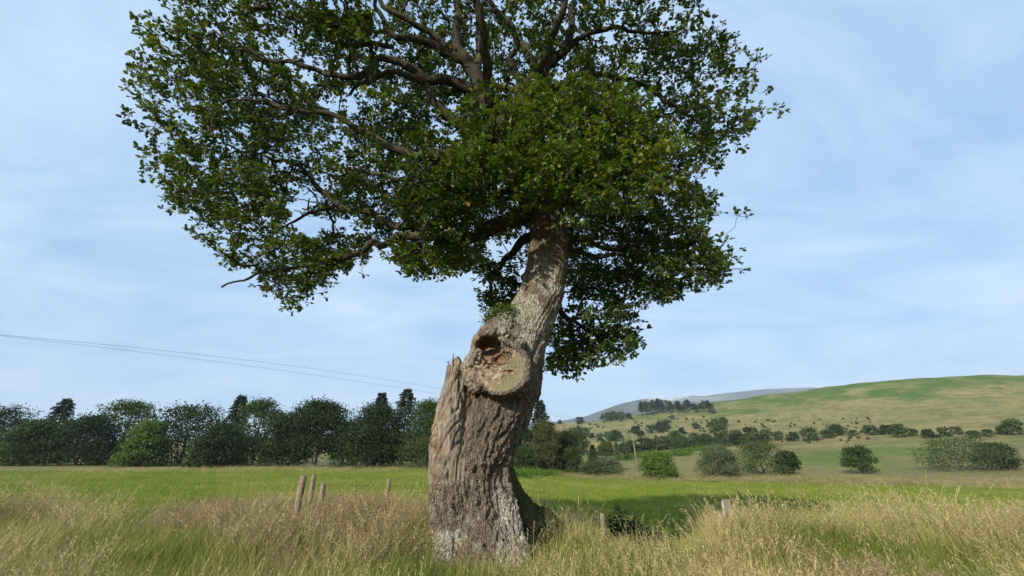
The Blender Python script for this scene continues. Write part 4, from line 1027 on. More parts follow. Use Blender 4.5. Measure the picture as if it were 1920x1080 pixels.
def fir_meshes(seed, h, w, n, ls, mat, z0f=0.06, droop=0.25, gap=1.0):
    rng = np.random.default_rng(seed)
    a = Acc(); pts, nor, cid, dirs = [], [], [], []
    V, Q, Tt = tube(np.array([[0, 0, -0.3], [0, 0, h * 0.5], [0.005 * h, 0, h]]), [0.024 * h, 0.013 * h, 0.003 * h], 7); a.add(V, Q, Tt)
    levels = int(13 * gap) + 6
    per = max(4, n // (levels * 7))
    for i in range(levels):
        t = (i + 0.5) / levels
        zz = h * (z0f + (0.985 - z0f) * t)
        R = w * 0.5 * (1 - t) ** 0.65 * rng.uniform(0.75, 1.1) + 0.015 * h
        nb = 7
        for b in range(nb):
            th = 6.283 * (b + rng.random()) / nb
            Rl = R * rng.uniform(0.7, 1.15)
            d = np.array([math.cos(th), math.sin(th), 0])
            s = rng.random(per) ** 0.7
            q = d * (s * Rl)[:, None] + np.array([0, 0, 1]) * (zz - droop * Rl * s ** 1.5 + rng.normal(size=per) * 0.012 * h)[:, None]
            q += np.cross(d, [0, 0, 1]) * (rng.normal(size=per) * 0.16 * Rl * (0.4 + s))[:, None]
            pts.append(q); dirs.append(np.tile(d + np.array([0, 0, -0.3]), (per, 1))); cid.append(np.full(per, rng.random()))
            if b % 2 == 0:
                V, Q, Tt = tube(np.array([[0, 0, zz], d * Rl * 0.8 + np.array([0, 0, zz - droop * Rl * 0.7])]), [0.006 * h, 0.002 * h], 4, 0, False); a.add(V, Q)
    p = np.concatenate(pts); m = len(p)
    Lg = rng.uniform(0.6, 1.35, m) * ls
    V, Q, rn = leaves(p, np.concatenate(dirs) + rand_unit(m, rng) * 0.5, rand_unit(m, rng) * 0.5 + np.array([0, 0, 1.0]), Lg, Lg * 0.6, np.clip(np.concatenate(cid) * 0.5 + rng.random(m) * .45, 0, .95))
    return a.mesh('trunk', M_trunk2), new_mesh('crown', V, [Q], False, mat, {'rnd': rn})
def plant_tree(name, meshes, loc, label, cat='tree', group=None, rz=0.0, sc=None):
    o = empty(name, loc, rz)
    if sc is not None: o.scale = sc
    link('trunk', meshes[0], o); link('crown', meshes[1], o)
    return tag(o, label, cat, group)
def tree_by_px(name, kind, px, top, wpx, Y, label, mat, n=4200, ls=0.30, seed=1, group=None, cat='tree', **kw):
    g = on_ground(px, Y)
    h = (P(px, top, Y)[2] - g[2]) * 1.02
    w = wpx * depth_at(840, Y) / FPX
    mk_ = fir_meshes if kind == 'fir' else broad_meshes
    return plant_tree(name, mk_(seed, h, w, n, ls, mat, **kw), g, label, cat, group, 0.0)

tree_by_px('broadleaf_tree', 'b', 588, 757, 118, 85, 'large dark round-topped tree standing alone at the wood\'s lower end beside a thinner one', M_dark, 8500, .36, 21, lobes=70)
tree_by_px('broadleaf_tree', 'b', 640, 780, 44, 92, 'smaller thin-topped tree with sky showing through, beside the large round-topped tree', M_dark, 2600, .28, 22, lobes=26)
tree_by_px('cedar_tree', 'b', 696, 762, 132, 80, 'broad dark spreading evergreen with layered boughs in front of two fir tops', M_dark, 9500, .32, 23, lobes=80, shape='broad', z0f=0.02)
tree_by_px('fir_tree', 'fir', 702, 737, 84, 93, 'fir with a pointed sparse top rising behind the spreading evergreen', M_fir, 4200, .50, 24)
tree_by_px('fir_tree', 'fir', 752, 730, 92, 92, 'tall fir with a blunt double top beside the pointed fir', M_fir, 5200, .50, 25, droop=.15)
tree_by_px('broadleaf_tree', 'b', 800, 752, 108, 76, 'mid green drooping birch-like tree showing beside the oak\'s split stem', M_mid, 8000, .27, 26, lobes=60, shape='broad', z0f=0.02)
tree_by_px('broadleaf_tree', 'b', 880, 765, 110, 88, 'dark tree in the wood directly behind the oak trunk', M_dark, 4500, .34, 27, lobes=44)
tree_by_px('broadleaf_tree', 'b', 975, 800, 66, 84, 'dark tree in the wood tucked close behind the oak\'s waist', M_dark, 4200, .30, 28, lobes=40, z0f=0.03)
tree_by_px('fir_tree', 'fir', 1015, 751, 62, 98, 'slender spire-topped fir above the olive column tree', M_fir, 4200, .50, 29, gap=1.3)
tree_by_px('column_tree', 'b', 1024, 788, 64, 80, 'olive-brown columnar evergreen below the spire-topped fir', M_olive, 6200, .26, 30, lobes=56, shape='column', z0f=0.03)
tree_by_px('broadleaf_tree', 'b', 978, 838, 54, 74, 'low light green tree at the wood\'s foot beside the oak', M_mid, 3000, .24, 31, lobes=30, z0f=0.02, shape='broad')
tree_by_px('broadleaf_tree', 'b', 1058, 812, 62, 88, 'dark shady tree between the olive column tree and the straw-coloured field', M_dark, 4200, .28, 32, lobes=40, z0f=0.04)
tree_by_px('broadleaf_tree', 'b', 1074, 838, 44, 80, 'small mid green tree at the end of the wood by the bracken', M_mid, 2400, .24, 33, lobes=24, z0f=0.03)
tree_by_px('broadleaf_tree', 'b', 1083, 803, 44, 170, 'grey-green tree clump on the slope behind the end of the wood', M_scrub, 2600, .5, 34, lobes=30, z0f=0.02)
tree_by_px('conifer_sapling', 'fir', 1113, 834, 34, 88, 'small dark conifer beside the low olive shrub', M_dark, 2000, .26, 35, z0f=0.02)
tree_by_px('broadleaf_tree', 'b', 1138, 828, 46, 92, 'soft olive young tree behind the small dark conifer', M_scrub, 2800, .26, 36, lobes=30, z0f=0.02, shape='broad')
tree_by_px('shrub', 'b', 1107, 866, 38, 78, 'low olive shrub at the foot of the small dark conifer', M_scrub, 1700, .2, 37, lobes=22, z0f=0.0, cat='shrub')
tree_by_px('shrub', 'b', 1143, 858, 48, 80, 'pale twiggy shrub between the low olive shrub and the leaning pole', M_grey, 1900, .2, 38, lobes=24, z0f=0.0, cat='shrub')
tree_by_px('conifer_sapling', 'fir', 1158, 829, 16, 130, 'lone narrow young tree standing on pale grass behind the olive trees', M_scrub, 900, .34, 39, z0f=0.02)
tree_by_px('shrub', 'b', 1178, 838, 16, 130, 'small rounded shrub on pale grass beside the lone narrow young tree', M_scrub, 800, .3, 40, lobes=14, z0f=0.0, cat='shrub')
tree_by_px('round_bush', 'b', 1231, 852, 68, 68, 'bright glossy green rounded bush beside the leaning pole', M_light, 6500, .23, 41, lobes=50, z0f=0.0, cat='bush')
tree_by_px('willow_bush', 'b', 1346, 838, 74, 72, 'grey-green fine-leaved willow bush beyond the green field', M_grey, 6500, .20, 42, lobes=50, z0f=0.0, cat='bush')
# the wood goes on to either side
for k, (kd, px, top, w, Y, mt_, lb) in enumerate([
        ('b', 528, 782, 100, 86, M_dark, 'dark leafy tree joining the large round-topped tree to the long wood'), ('b', 470, 752, 120, 94, M_mid, 'tall mid green tree rising above its dark neighbours in the long wood'),
        ('fir', 425, 742, 80, 98, M_fir, 'lone fir standing among leafy trees of the long wood'), ('b', 398, 800, 90, 84, M_dark, 'low dark tree below the lone fir in the long wood'), ('b', 335, 766, 150, 92, M_dark, 'very broad dark tree in the long wood'),
        ('b', 262, 792, 80, 86, M_light, 'small pale green tree at the front edge of the long wood'), ('b', 215, 758, 120, 98, M_mid, 'high domed tree behind the small pale tree of the long wood'), ('b', 140, 786, 130, 90, M_dark, 'squat dark spreading tree in the long wood'),
        ('fir', 80, 748, 90, 100, M_fir, 'broad fir near the far end of the long wood'), ('b', 48, 796, 110, 88, M_mid, 'low mid green tree in front of the broad end fir'), ('b', -30, 770, 140, 95, M_dark, 'big dark tree closing the end of the long wood')]):
    tree_by_px('fir_tree' if kd == 'fir' else 'broadleaf_tree', kd, px, top, w, Y, lb, mt_, 5200, .50 if kd == 'fir' else .38, 60 + k, 'trees of the long wood', **({} if kd == 'fir' else dict(lobes=56, z0f=0.0, shape='broad' if k % 2 else 'dome')))
print('wood', time.perf_counter() - T0)

# ------------------------------------------------------------------ hillside: pines on the crest, hedge, scrub
pine_v = [fir_meshes(80 + k, 14.0, 7.0 + k, 420, 1.25, M_scrub if k == 1 else M_fir, z0f=0.38 - 0.12 * k, droop=0.05) for k in range(3)] + [broad_meshes(90, 13.0, 9.0, 420, 1.2, M_scrub, 0.3, 18)]
rg = random.Random(4)
pines = []
for k in range(34):
    t = k / 33
    px = 1188 + t * 148 + rg.uniform(-3, 3)
    base = 780 - 3 * math.sin(t * 3) + rg.uniform(-5, 1.5) - 3 * t
    hp = hit(px, base)
    if hp is None: continue
    s = rg.uniform(0.75, 1.15) * (1.08 if t < 0.45 else 0.9) * (hp[1] / 520)
    plant_tree('pine_tree', pine_v[rg.choice([0, 0, 1, 2, 3])], hp, 'bare-stemmed pine in the small wood along the hill crest', 'tree', 'pines on the hill crest', rg.uniform(0, 6), (s, s, s))
bush_v = [broad_meshes(100 + k, 3.0, 3.6, 620, 0.46, m_, 0.0, 30)[1] for k, m_ in enumerate([M_scrub, M_dark, M_scrub, M_mid])]
def bush(name, px, py, wpx, label, group, v=None, hs=1.0):
    hp = hit(px, py)
    if hp is None: return
    s = wpx * hp[1] / FPX / 3.6 / 0.95
    o = link(name, bush_v[rg.randrange(4) if v is None else v]); o.location = hp - np.array([0, 0, 0.1 * s]); o.scale = (s, s, s * hs); o.rotation_euler = (0, 0, rg.uniform(0, 6))
    tag(o, label, 'bush', group)
for k in range(26):
    t = k / 25
    bush('hedge_bush', 1166 + 260 * t + rg.uniform(-4, 4), 851 - 17 * t - 4 * t * t + rg.uniform(-3, 2), rg.uniform(15, 27), 'grey-green bush in the thick hedge running up behind the bracken', 'hedge bushes', hs=rg.uniform(.8, 1.1))
for k in range(24):
    t = k / 23
    bush('hedge_bush', 1270 + 640 * t + rg.uniform(-5, 5), 833 - 16 * math.sin(t * 2) + rg.uniform(-5, 5), rg.uniform(14, 30), 'grey-green bush in the upper hedge line crossing the hill', 'upper hedge bushes', hs=rg.uniform(.7, 1.0))
for px, py, w in [(1195, 817, 19), (1203, 819, 12), (1145, 825, 15), (1126, 828, 15), (1155, 828, 22), (1140, 823, 14), (1218, 812, 15), (1226, 806, 10), (1250, 806, 20), (1247, 799, 13), (1240, 811, 20), (1306, 805, 13), (1329, 801, 10), (1342, 802, 17), (1356, 800, 18), (1280, 814, 13), (1192, 831, 5), (1224, 832, 9), (1234, 831, 7), (1169, 833, 5),
                  (1087, 795, 14), (1132, 787, 12), (1140, 788, 16), (1152, 788, 18), (1166, 787, 16), (1180, 786, 12), (1050, 795, 8), (1262, 786, 8), (1320, 830, 12), (1110, 822, 10), (1098, 818, 16), (1085, 818, 18)]:
    bush('scrub_bush', px, py, w, 'dark scrub bush on the pale grassy hillside, larger than the dots around it', 'larger scrub on the hillside')
cnt = 0
while cnt < 190:
    px, py = rg.uniform(1048, 1640), rg.uniform(783, 832)
    if noise(np.array([[px * 0.03, py * 0.09, 3.0]]))[0] < -0.1 and rg.random() < 0.8: continue
    if px < 1090 and py > 815: continue
    bush('scrub_bush', px, py, rg.uniform(1.8, 5.0) * (1 + 0.5 * (py - 783) / 50), 'tiny scrub bush dotted over the pale grassy hillside', 'small scrub on the hillside', hs=rg.uniform(.6, 1.0)); cnt += 1
for px, py, w, mt_, lb in [(1428, 868, 96, M_scrub, 'wide low bush next to the willow on rough grass'), (1476, 862, 40, M_dark, 'small dark bush behind the wide low bush'), (1612, 858, 54, M_mid, 'lone mid green bush standing on open rough grass'), (1800, 872, 130, M_scrub, 'long sprawling thicket on rough grass'), (1868, 860, 70, M_dark, 'dark bush at the end of the sprawling thicket')]:
    tree_by_px('field_bush', 'b', px, py - w * 0.36, w, 78, lb, mt_, 2600, .24, int(px), 'bushes on rough grass', lobes=34, z0f=0.0, cat='bush')

# bracken banks
def bracken(polys, n, hmax, ls, label, seed):
    rng = np.random.default_rng(seed); P_ = []
    for poly in polys:
        poly = np.array(poly, float); got = 0
        while got < n:
            x = rng.uniform(poly[:, 0].min(), poly[:, 0].max()); y = rng.uniform(poly[:, 1].min(), poly[:, 1].max())
            if not inside_poly(np.array(x), np.array(y), poly): continue
            hp = hit(x, y)
            if hp is not None: P_.append(hp); got += 1
    base = np.repeat(np.array(P_), 9, 0); m = len(base)
    base = base + rng.normal(size=(m, 3)) * np.array([1.2, 1.2, 0]); base[:, 2] = H(base[:, 0], base[:, 1]) + rng.uniform(0.1, 1, m) * hmax
    Lg = rng.uniform(0.6, 1.2, m) * ls
    V, Q, rn = leaves(base, rand_unit(m, rng) * np.array([1, 1, .4]), rand_unit(m, rng) * .5 + np.array([0, 0, 1]), Lg, Lg * .6, rng.random(m) * .95)
    tag(link('bracken', new_mesh('bracken', V, [Q], False, M_brack, {'rnd': rn})), label, 'bracken', None, 'stuff')
bracken([[(1160, 857), (1200, 851), (1300, 849), (1292, 855), (1230, 858), (1160, 864)], [(1260, 848), (1340, 836), (1365, 833), (1330, 843), (1280, 850)]], 330, 0.9, .55, 'bright green bracken bank below the thick hedge', 5)
bracken([[(955, 893), (1000, 888), (1060, 884), (1088, 880), (1080, 886), (1010, 893), (955, 898)]], 420, 0.7, .4, 'bright green bracken strip along the foot of the wood', 6)
print('hill', time.perf_counter() - T0)

# ------------------------------------------------------------------ pole and wires
mp = NT('weathered_post_wood')
n1 = mp.noise(mp.coord('Object', (30, 30, 3)), 1.5, 6, 0.7); n2 = mp.noise(mp.coord('Object'), 7, 4)
cp_ = mp.mix(mp.rng(n1, .3, .7), (0.13, 0.095, 0.065), (0.31, 0.25, 0.18)); cp_ = mp.mix(mp.rng(n2, .52, .7, 0, .6), cp_, (0.20, 0.205, 0.15))
M_post = mp.done(mp.princ(cp_, .9, .1, mp.bump(n1, .7, .008)))
def plain(name, c, r=.6, s=.3, metal=0.0):
    m = NT(name); nz = m.noise(m.coord('Object'), 12, 4)
    p = m.princ(m.mix(m.rng(nz, .3, .7), c, tuple(x * .7 for x in c)), r, s)
    p.node.inputs['Metallic'].default_value = metal
    return m.done(p)
M_wire = plain('wire_metal', (0.16, 0.16, 0.165), .5, .4, .6); M_galv = plain('galvanised_strip', (0.62, 0.62, 0.60), .5, .4, .3); M_ceram = plain('insulator', (0.16, 0.09, 0.06), .25, .5)
pb = hit(1197, 890)
pt = P(1185.5, 814, pb[1])
pole = tag(empty('utility_pole', pb), 'slim leaning wooden utility pole beside the bright round bush', 'pole')
ax_ = pt - pb
a = Acc(); s = np.linspace(-0.08, 1, 9)[:, None]
V, Q, Tt = tube(ax_ * s, np.linspace(.17, .11, 9), 10, 0.03); a.add(V, Q, Tt); link('pole_shaft', a.mesh('pole_shaft', M_post), pole)
u_ = ax_ / np.linalg.norm(ax_)
a = Acc(); V, Q, Tt = tube(np.array([ax_ - u_ * .25 - [.45, 0, 0], ax_ - u_ * .25 + [.45, 0, 0]]), .05, 6); a.add(V, Q, Tt); link('crossarm', a.mesh('crossarm', M_post), pole)
tops = []
for sx in (-.4, .4):
    b0 = ax_ - u_ * .2 + np.array([sx, 0, 0.0])
    a = Acc(); V, Q, Tt = tube(np.array([b0, b0 + [0, 0, .06], b0 + [0, 0, .09], b0 + [0, 0, .16]]), [.03, .05, .035, .045], 8); a.add(V, Q, Tt); link('insulator', a.mesh('insulator', M_ceram), pole)
    tops.append(pb + b0 + [0, 0, .16])
M_wood_dark = M_post
for (sx, label, pyl, pyr) in [(0, 'upper thin overhead wire crossing the sky above the wood', 687, 742), (1, 'lower thin overhead wire crossing the sky above the wood', 698, 752)]:
    end = tops[sx]
    # the line runs from the pole top past the two seen points towards the next pole out of view
    q1 = P(818, pyr, 67.0); q0 = P(555, pyl, 49.0)
    pr = np.polyfit([0, np.linalg.norm(q1 - end), np.linalg.norm(q0 - end)], np.array([end[2], q1[2], q0[2]]), 2)
    dirv = q0 - end; ln0 = np.linalg.norm(dirv[:2]); s = np.linspace(0, 1.55, 60)
    pts = np.stack([end[0] + dirv[0] * s, end[1] + dirv[1] * s, np.polyval(pr, s * np.linalg.norm(q0 - end))], 1)
    a = Acc(); V, Q, Tt = tube(pts, .013, 5); a.add(V, Q, Tt)
    tag(link('overhead_wire', a.mesh('overhead_wire', M_wire)), label, 'wire')

# ------------------------------------------------------------------ fence posts
def post(px, top, Y, wpx, label, sides=10, jag=0.0, lean=(0, 0), name='fence_post'):
    tp = P(px, top, Y); w = wpx * depth_at(top, Y) / FPX / 2
    b = np.array([tp[0] - lean[0], Y - lean[1], float(H(tp[0], Y))])
    o = empty(name, b)
    h = tp[2] - b[2]
    n = 12; s = np.linspace(0, 1, n)[:, None]
    pts = np.array([0, 0, -0.25]) * (1 - s) + np.array([lean[0], lean[1], h]) * s
    r = np.full(n, w); r[-1] = w * 0.86
    V, Q, Tt = tube(pts, r, sides, 0.10)
    if jag:
        k = V[:, 2] > h - 0.03
        V[k, 2] += jag * RNG.uniform(-1, 0.6, k.sum())
    a = Acc(); a.add(V, Q, Tt); link('post_shaft', a.mesh('post_shaft', M_post), o)
    a = Acc()
    for zz in (.35, .62, .88):
        c = pts[0] * 0 + np.array([lean[0] * zz, lean[1] * zz, h * zz])
        V, Q, Tt = tube(c + np.array([[-w * .4, -w * .98, .012], [-w * .2, -w * 1.12, 0], [w * .0, -w * 1.04, -.012]]), .004, 4); a.add(V, Q, Tt)
    tag(link('staples', a.mesh('staples', M_wire), o), kind='stuff')
    return tag(o, label, 'fence post'), b, h
posts = {}
posts[1] = post(569, 892, 9.0, 12.5, 'thick round fence post leaning beside a thinner one in brown grass', lean=(0.03, 0))
posts[2] = post(589, 890, 11.5, 8.5, 'thinner round fence post between the thick post and the broken stump')
posts[3] = post(607, 908, 11.0, 10, 'short broken fence post stump with ragged top', jag=.09, lean=(.02, 0))
posts[4] = post(730, 897, 14.5, 7, 'slim fence post standing alone between the broken stump and the oak', lean=(.05, 0))
posts[5] = post(1020, 935, 21.0, 5, 'small far fence post above the oak\'s mossy root')
posts[6] = post(1129, 962, 13.0, 9.5, 'squat grey fence post beside the dark nettles', jag=.02)
tp = P(1355, 936, 9.6); gb = np.array([tp[0] + .02, 9.6, float(H(tp[0], 9.6))])
gp = tag(empty('gate_post', gb), 'brown square timber post with a pale metal strip, in tall grass', 'post')
hh = tp[2] - gb[2]
def box(cx_, cy_, z0, z1, sx, sy, bev=.006):
    x0, x1, y0, y1 = cx_ - sx / 2, cx_ + sx / 2, cy_ - sy / 2, cy_ + sy / 2
    ring = lambda z, i: [(x0 + i, y0, z), (x1 - i, y0, z), (x1, y0 + i, z), (x1, y1 - i, z), (x1 - i, y1, z), (x0 + i, y1, z), (x0, y1 - i, z), (x0, y0 + i, z)]
    V = np.array(ring(z0, bev) + ring(z1 - bev, bev) + [(cx_ + (p[0] - cx_) * .94, cy_ + (p[1] - cy_) * .94, z1) for p in ring(z1, bev)])
    Q = [(r * 8 + k, r * 8 + (k + 1) % 8, r * 8 + 8 + (k + 1) % 8, r * 8 + 8 + k) for r in (0, 1) for k in range(8)]
    Tt = [(16, 16 + k, 16 + k + 1) for k in range(1, 7)]
    return V, Q, Tt
a = Acc(); V, Q, Tt = box(.05, 0, -.25, hh, .13, .10); a.add(V, Q, Tt); link('post_shaft', a.mesh('post_shaft', M_post, False), gp)
a = Acc()
V, Q, Tt = box(-.045, -.03, hh * .35, hh - .03, .035, .02); a.add(V, Q, Tt)
link('metal_strip', a.mesh('metal_strip', M_galv, False), gp)
for k, (i, j, lv) in enumerate([(1, 2, .88), (2, 4, .80), (1, 2, .60), (2, 4, .5), (4, 5, .8), (5, 6, .8)]):
    (o1, b1_, h1), (o2, b2_, h2) = posts[i], posts[j]
    p1 = b1_ + [0, 0, h1 * lv]; p2 = b2_ + [0, 0, h2 * lv]
    s = np.linspace(0, 1, 10)[:, None]
    pts = p1 + (p2 - p1) * s - np.array([0, 0, .03]) * np.sin(s * 3.1416)
    a = Acc(); V, Q, Tt = tube(pts, .0022, 4); a.add(V, Q, Tt)
    tag(link('fence_wire', a.mesh('fence_wire', M_wire)), 'thin rusty fence wire strung between the round fence posts', 'wire', 'fence wires')

# ------------------------------------------------------------------ nettles by the squat post
M_nettle = leaf_mat('nettle_leaf', (0.030, 0.052, 0.016), (0.060, 0.090, 0.030), (0.09, 0.11, 0.05), .25, .6, .2)
def nettle_mesh(seed, h):
    rng = np.random.default_rng(seed); a = Acc()
    V, Q, Tt = tube(np.array([[0, 0, -.05], [.02, 0, h * .5], [.03, .01, h]]), [.008, .006, .003], 5); a.add(V, Q, Tt)
    st = a.mesh('stem', M_nettle)
    B, D_, N_, L_ = [], [], [], []
    for k in range(26):
        t = (k + 1) / 26; zz = h * (.08 + .9 * t)
        for m in range(4):
            th = m * 1.5708 + (k % 2) * .785 + rng.normal() * .2
            ln = (.19 * (1 - t) ** .7 + .05) * rng.uniform(.8, 1.2)
            B.append([.02 * t, 0, zz]); D_.append([math.cos(th), math.sin(th), rng.uniform(-.3, .35)]); N_.append([rng.normal() * .3, rng.normal() * .3, 1]); L_.append(ln)
    L_ = np.array(L_); V, Q, rn = leaves(np.array(B), np.array(D_), np.array(N_), L_, L_ * .5, rng.random(len(L_)) * .9)
    return st, new_mesh('leaves', V, [Q], False, M_nettle, {'rnd': rn})
net = [nettle_mesh(k, h) for k, h in enumerate((1.15, .95, .8))]
for px, top, Y, v in [(1147, 972, 11.8, 1), (1160, 958, 11.6, 0), (1172, 968, 11.6, 0), (1185, 983, 11.4, 1), (1193, 976, 11.7, 1), (1203, 990, 11.3, 2), (1215, 995, 11.5, 2), (1166, 985, 11.2, 2), (1180, 992, 11.1, 2), (1210, 1000, 11.0, 2), (1228, 998, 11.4, 2)]:
    tp = P(px, top, Y); g = float(H(tp[0], Y)); s = max(.5, (tp[2] - g) / (1.15, .95, .8)[v])
    o = empty('nettle', (tp[0], Y, g), rg.uniform(0, 6)); o.scale = (1.1, 1.1, s * 1.2)
    link('stem', net[v][0], o); tag(link('leaves', net[v][1], o), kind='stuff')
    tag(o, 'dark upright nettle in the clump beside the squat grey post', 'plant', 'nettles by the post')

# ------------------------------------------------------------------ grass
def grass_mat(name, green, green2, straw, amount, tip):
    m = NT(name)
    oi = m.n('ShaderNodeObjectInfo'); rn = m.attr('rnd').outputs['Fac']; hgt = m.attr('tip').outputs['Fac']
    nz = m.noise(oi.outputs['Location'], 0.55, 3); nz2 = m.noise(oi.outputs['Location'], 2.3, 2)
    g = m.mix(m.rng(nz2, .35, .65), green, green2)
    f = m.math('ADD', m.math('ADD', m.math('MULTIPLY', rn, .55), m.rng(nz, .3, .7, -.35, .45)), m.math('MULTIPLY', hgt, tip))
    f = m.math('ADD', f, m.math('MULTIPLY', oi.outputs['Random'], .25))
    f = m.math('ADD', f, m.rng(m.noise(oi.outputs['Location'], 0.11, 4, .6), .35, .65, -.25, .3))
    c = m.mix(m.rng(f, .55 - amount, 1.05 - amount), g, straw)
    p = m.princ(c, .65, .2); t = m.n('ShaderNodeBsdfTranslucent'); m.l(c, t.inputs[0])
    mx = m.n('ShaderNodeMixShader'); mx.inputs[0].default_value = .35; m.l(p, mx.inputs[1]); m.l(t.outputs[0], mx.inputs[2])
    return m.done(mx.outputs[0])
M_gr = grass_mat('meadow_blades', (0.165, 0.235, 0.032), (0.215, 0.25, 0.046), (0.56, 0.45, 0.20), .03, .25)
M_seed = grass_mat('seed_heads', (0.40, 0.34, 0.14), (0.44, 0.34, 0.17), (0.58, 0.46, 0.25), .1, .1)
M_redh = grass_mat('purple_grass_heads', (0.30, 0.22, 0.12), (0.33, 0.215, 0.13), (0.43, 0.32, 0.19), .1, .1)
M_field = grass_mat('field_blades', (0.17, 0.25, 0.024), (0.225, 0.275, 0.034), (0.38, 0.36, 0.09), -.02, .15)
class GAcc(Acc):
    def __init__(s): super().__init__(); s.tip = []; s.mi = []
    def blade(s, b, d, h, w, bend, rnd, n=4, mi=0):
        t = np.linspace(0, 1, n); side = np.array([-d[1], d[0], 0]) ; side = side / (np.linalg.norm(side) + 1e-9)
        c = b + np.outer(t ** 1.8, d) * bend * h + np.outer(t - .25 * bend * t ** 2.2, [0, 0, 1]) * h
        ww = w * (1 - t ** 2 * .92)
        V = np.concatenate([c - side * ww[:, None] / 2, c + side * ww[:, None] / 2])
        Q = [(k, k + 1, n + k + 1, n + k) for k in range(n - 1)]
        s.add(V, Q, None, rnd); s.tip.append(np.concatenate([t, t])); s.mi += [mi] * (n - 1)
        return c
    def bit(s, b, d, ln, w, rnd, mi):
        d = d / (np.linalg.norm(d) + 1e-9); sd = np.cross(d, [.3, .5, .8]); sd /= np.linalg.norm(sd) + 1e-9
        s.add(np.array([b, b + d * ln * .5 + sd * w / 2, b + d * ln, b + d * ln * .5 - sd * w / 2]), [(0, 1, 2, 3)], None, rnd); s.tip.append(np.full(4, .8)); s.mi.append(mi)
    def fin(s, name, mats):
        me = new_mesh(name, np.concatenate(s.V), [np.concatenate(s.Q)], True, None, {'rnd': np.concatenate(s.A), 'tip': np.concatenate(s.tip)})
        for m in mats: me.materials.append(m)
        me.polygons.foreach_set('material_index', np.array(s.mi, np.int32)); me.update()
        return me
def tuft(kind, seed):
    rng = np.random.default_rng(seed); g = GAcc()
    def blades(n, h0, h1, w, sp, r0=0, r1=1, bend=(.15, .7)):
        for _ in range(n):
            th = rng.random() * 6.283; d = np.array([math.cos(th), math.sin(th), 0.])
            g.blade(np.array([*rng.normal(size=2) * sp, -.03]), d, rng.uniform(h0, h1), w * rng.uniform(.7, 1.2), rng.uniform(*bend), rng.uniform(r0, r1))
    if kind == 'green': blades(20, .28, .62, .008, .06, 0, .55)
    if kind == 'mix': blades(16, .30, .66, .007, .06, .2, 1.0)
    if kind == 'seed':
        blades(8, .25, .5, .007, .05, .2, .9)
        for _ in range(5):
            th = rng.random() * 6.283; d = np.array([math.cos(th), math.sin(th), 0.])
            c = g.blade(np.array([*rng.normal(size=2) * .05, -.03]), d, rng.uniform(.60, .92), .0035, rng.uniform(.2, .55), rng.uniform(.6, 1), 7)
            for t in np.linspace(.72, 1, 13):
                q = c[0] * 0 + np.array([np.interp(t * 6, range(7), c[:, k]) for k in range(3)])
                dd = d * .5 + np.array([0, 0, .7]) + rng.normal(size=3) * .45
                g.bit(q, dd, rng.uniform(.03, .055) * (1.25 - t * .5), .010, rng.random(), 1)
    if kind == 'red':
        blades(7, .2, .42, .006, .06, .1, .8)
        for _ in range(12):
            th = rng.random() * 6.283; d = np.array([math.cos(th), math.sin(th), 0.])
            c = g.blade(np.array([*rng.normal(size=2) * .09, -.03]), d, rng.uniform(.45, .72), .0028, rng.uniform(.05, .35), rng.uniform(.5, 1), 5)
            for t in np.linspace(.66, 1, 9):
                q = np.array([np.interp(t * 4, range(5), c[:, k]) for k in range(3)])
                g.bit(q, rng.normal(size=3) * .6 + np.array([0, 0, .6]), rng.uniform(.025, .05), .007, rng.random(), 2)
    if kind == 'dock':
        for k in range(9):
            th = k * 2.4 + rng.random(); d = np.array([math.cos(th), math.sin(th), 0.])
            g.blade(np.array([0, 0, -.03]), d, rng.uniform(.25, .42), rng.uniform(.05, .08), rng.uniform(.5, 1.1), rng.uniform(0, .3), 5)
    if kind == 'field':
        for _ in range(46):
            th = rng.random() * 6.283; d = np.array([math.cos(th), math.sin(th), 0.])
            g.blade(np.array([*rng.uniform(-.32, .32, 2), -.02]), d, rng.uniform(.10, .26), .011 * rng.uniform(.7, 1.3), rng.uniform(.2, .8), rng.random(), 3, 3)
    return g.fin('grass_' + kind, [M_gr, M_seed, M_redh, M_field])
tcol = bpy.data.collections.new('grass_templates')
kinds = ['green'] * 3 + ['mix'] * 2 + ['seed'] * 3 + ['red'] * 3 + ['field'] * 3 + ['dock'] * 2
for k, kd in enumerate(kinds):
    tcol.objects.link(bpy.data.objects.new('grass_%02d' % k, tuft(kd, 200 + k)))
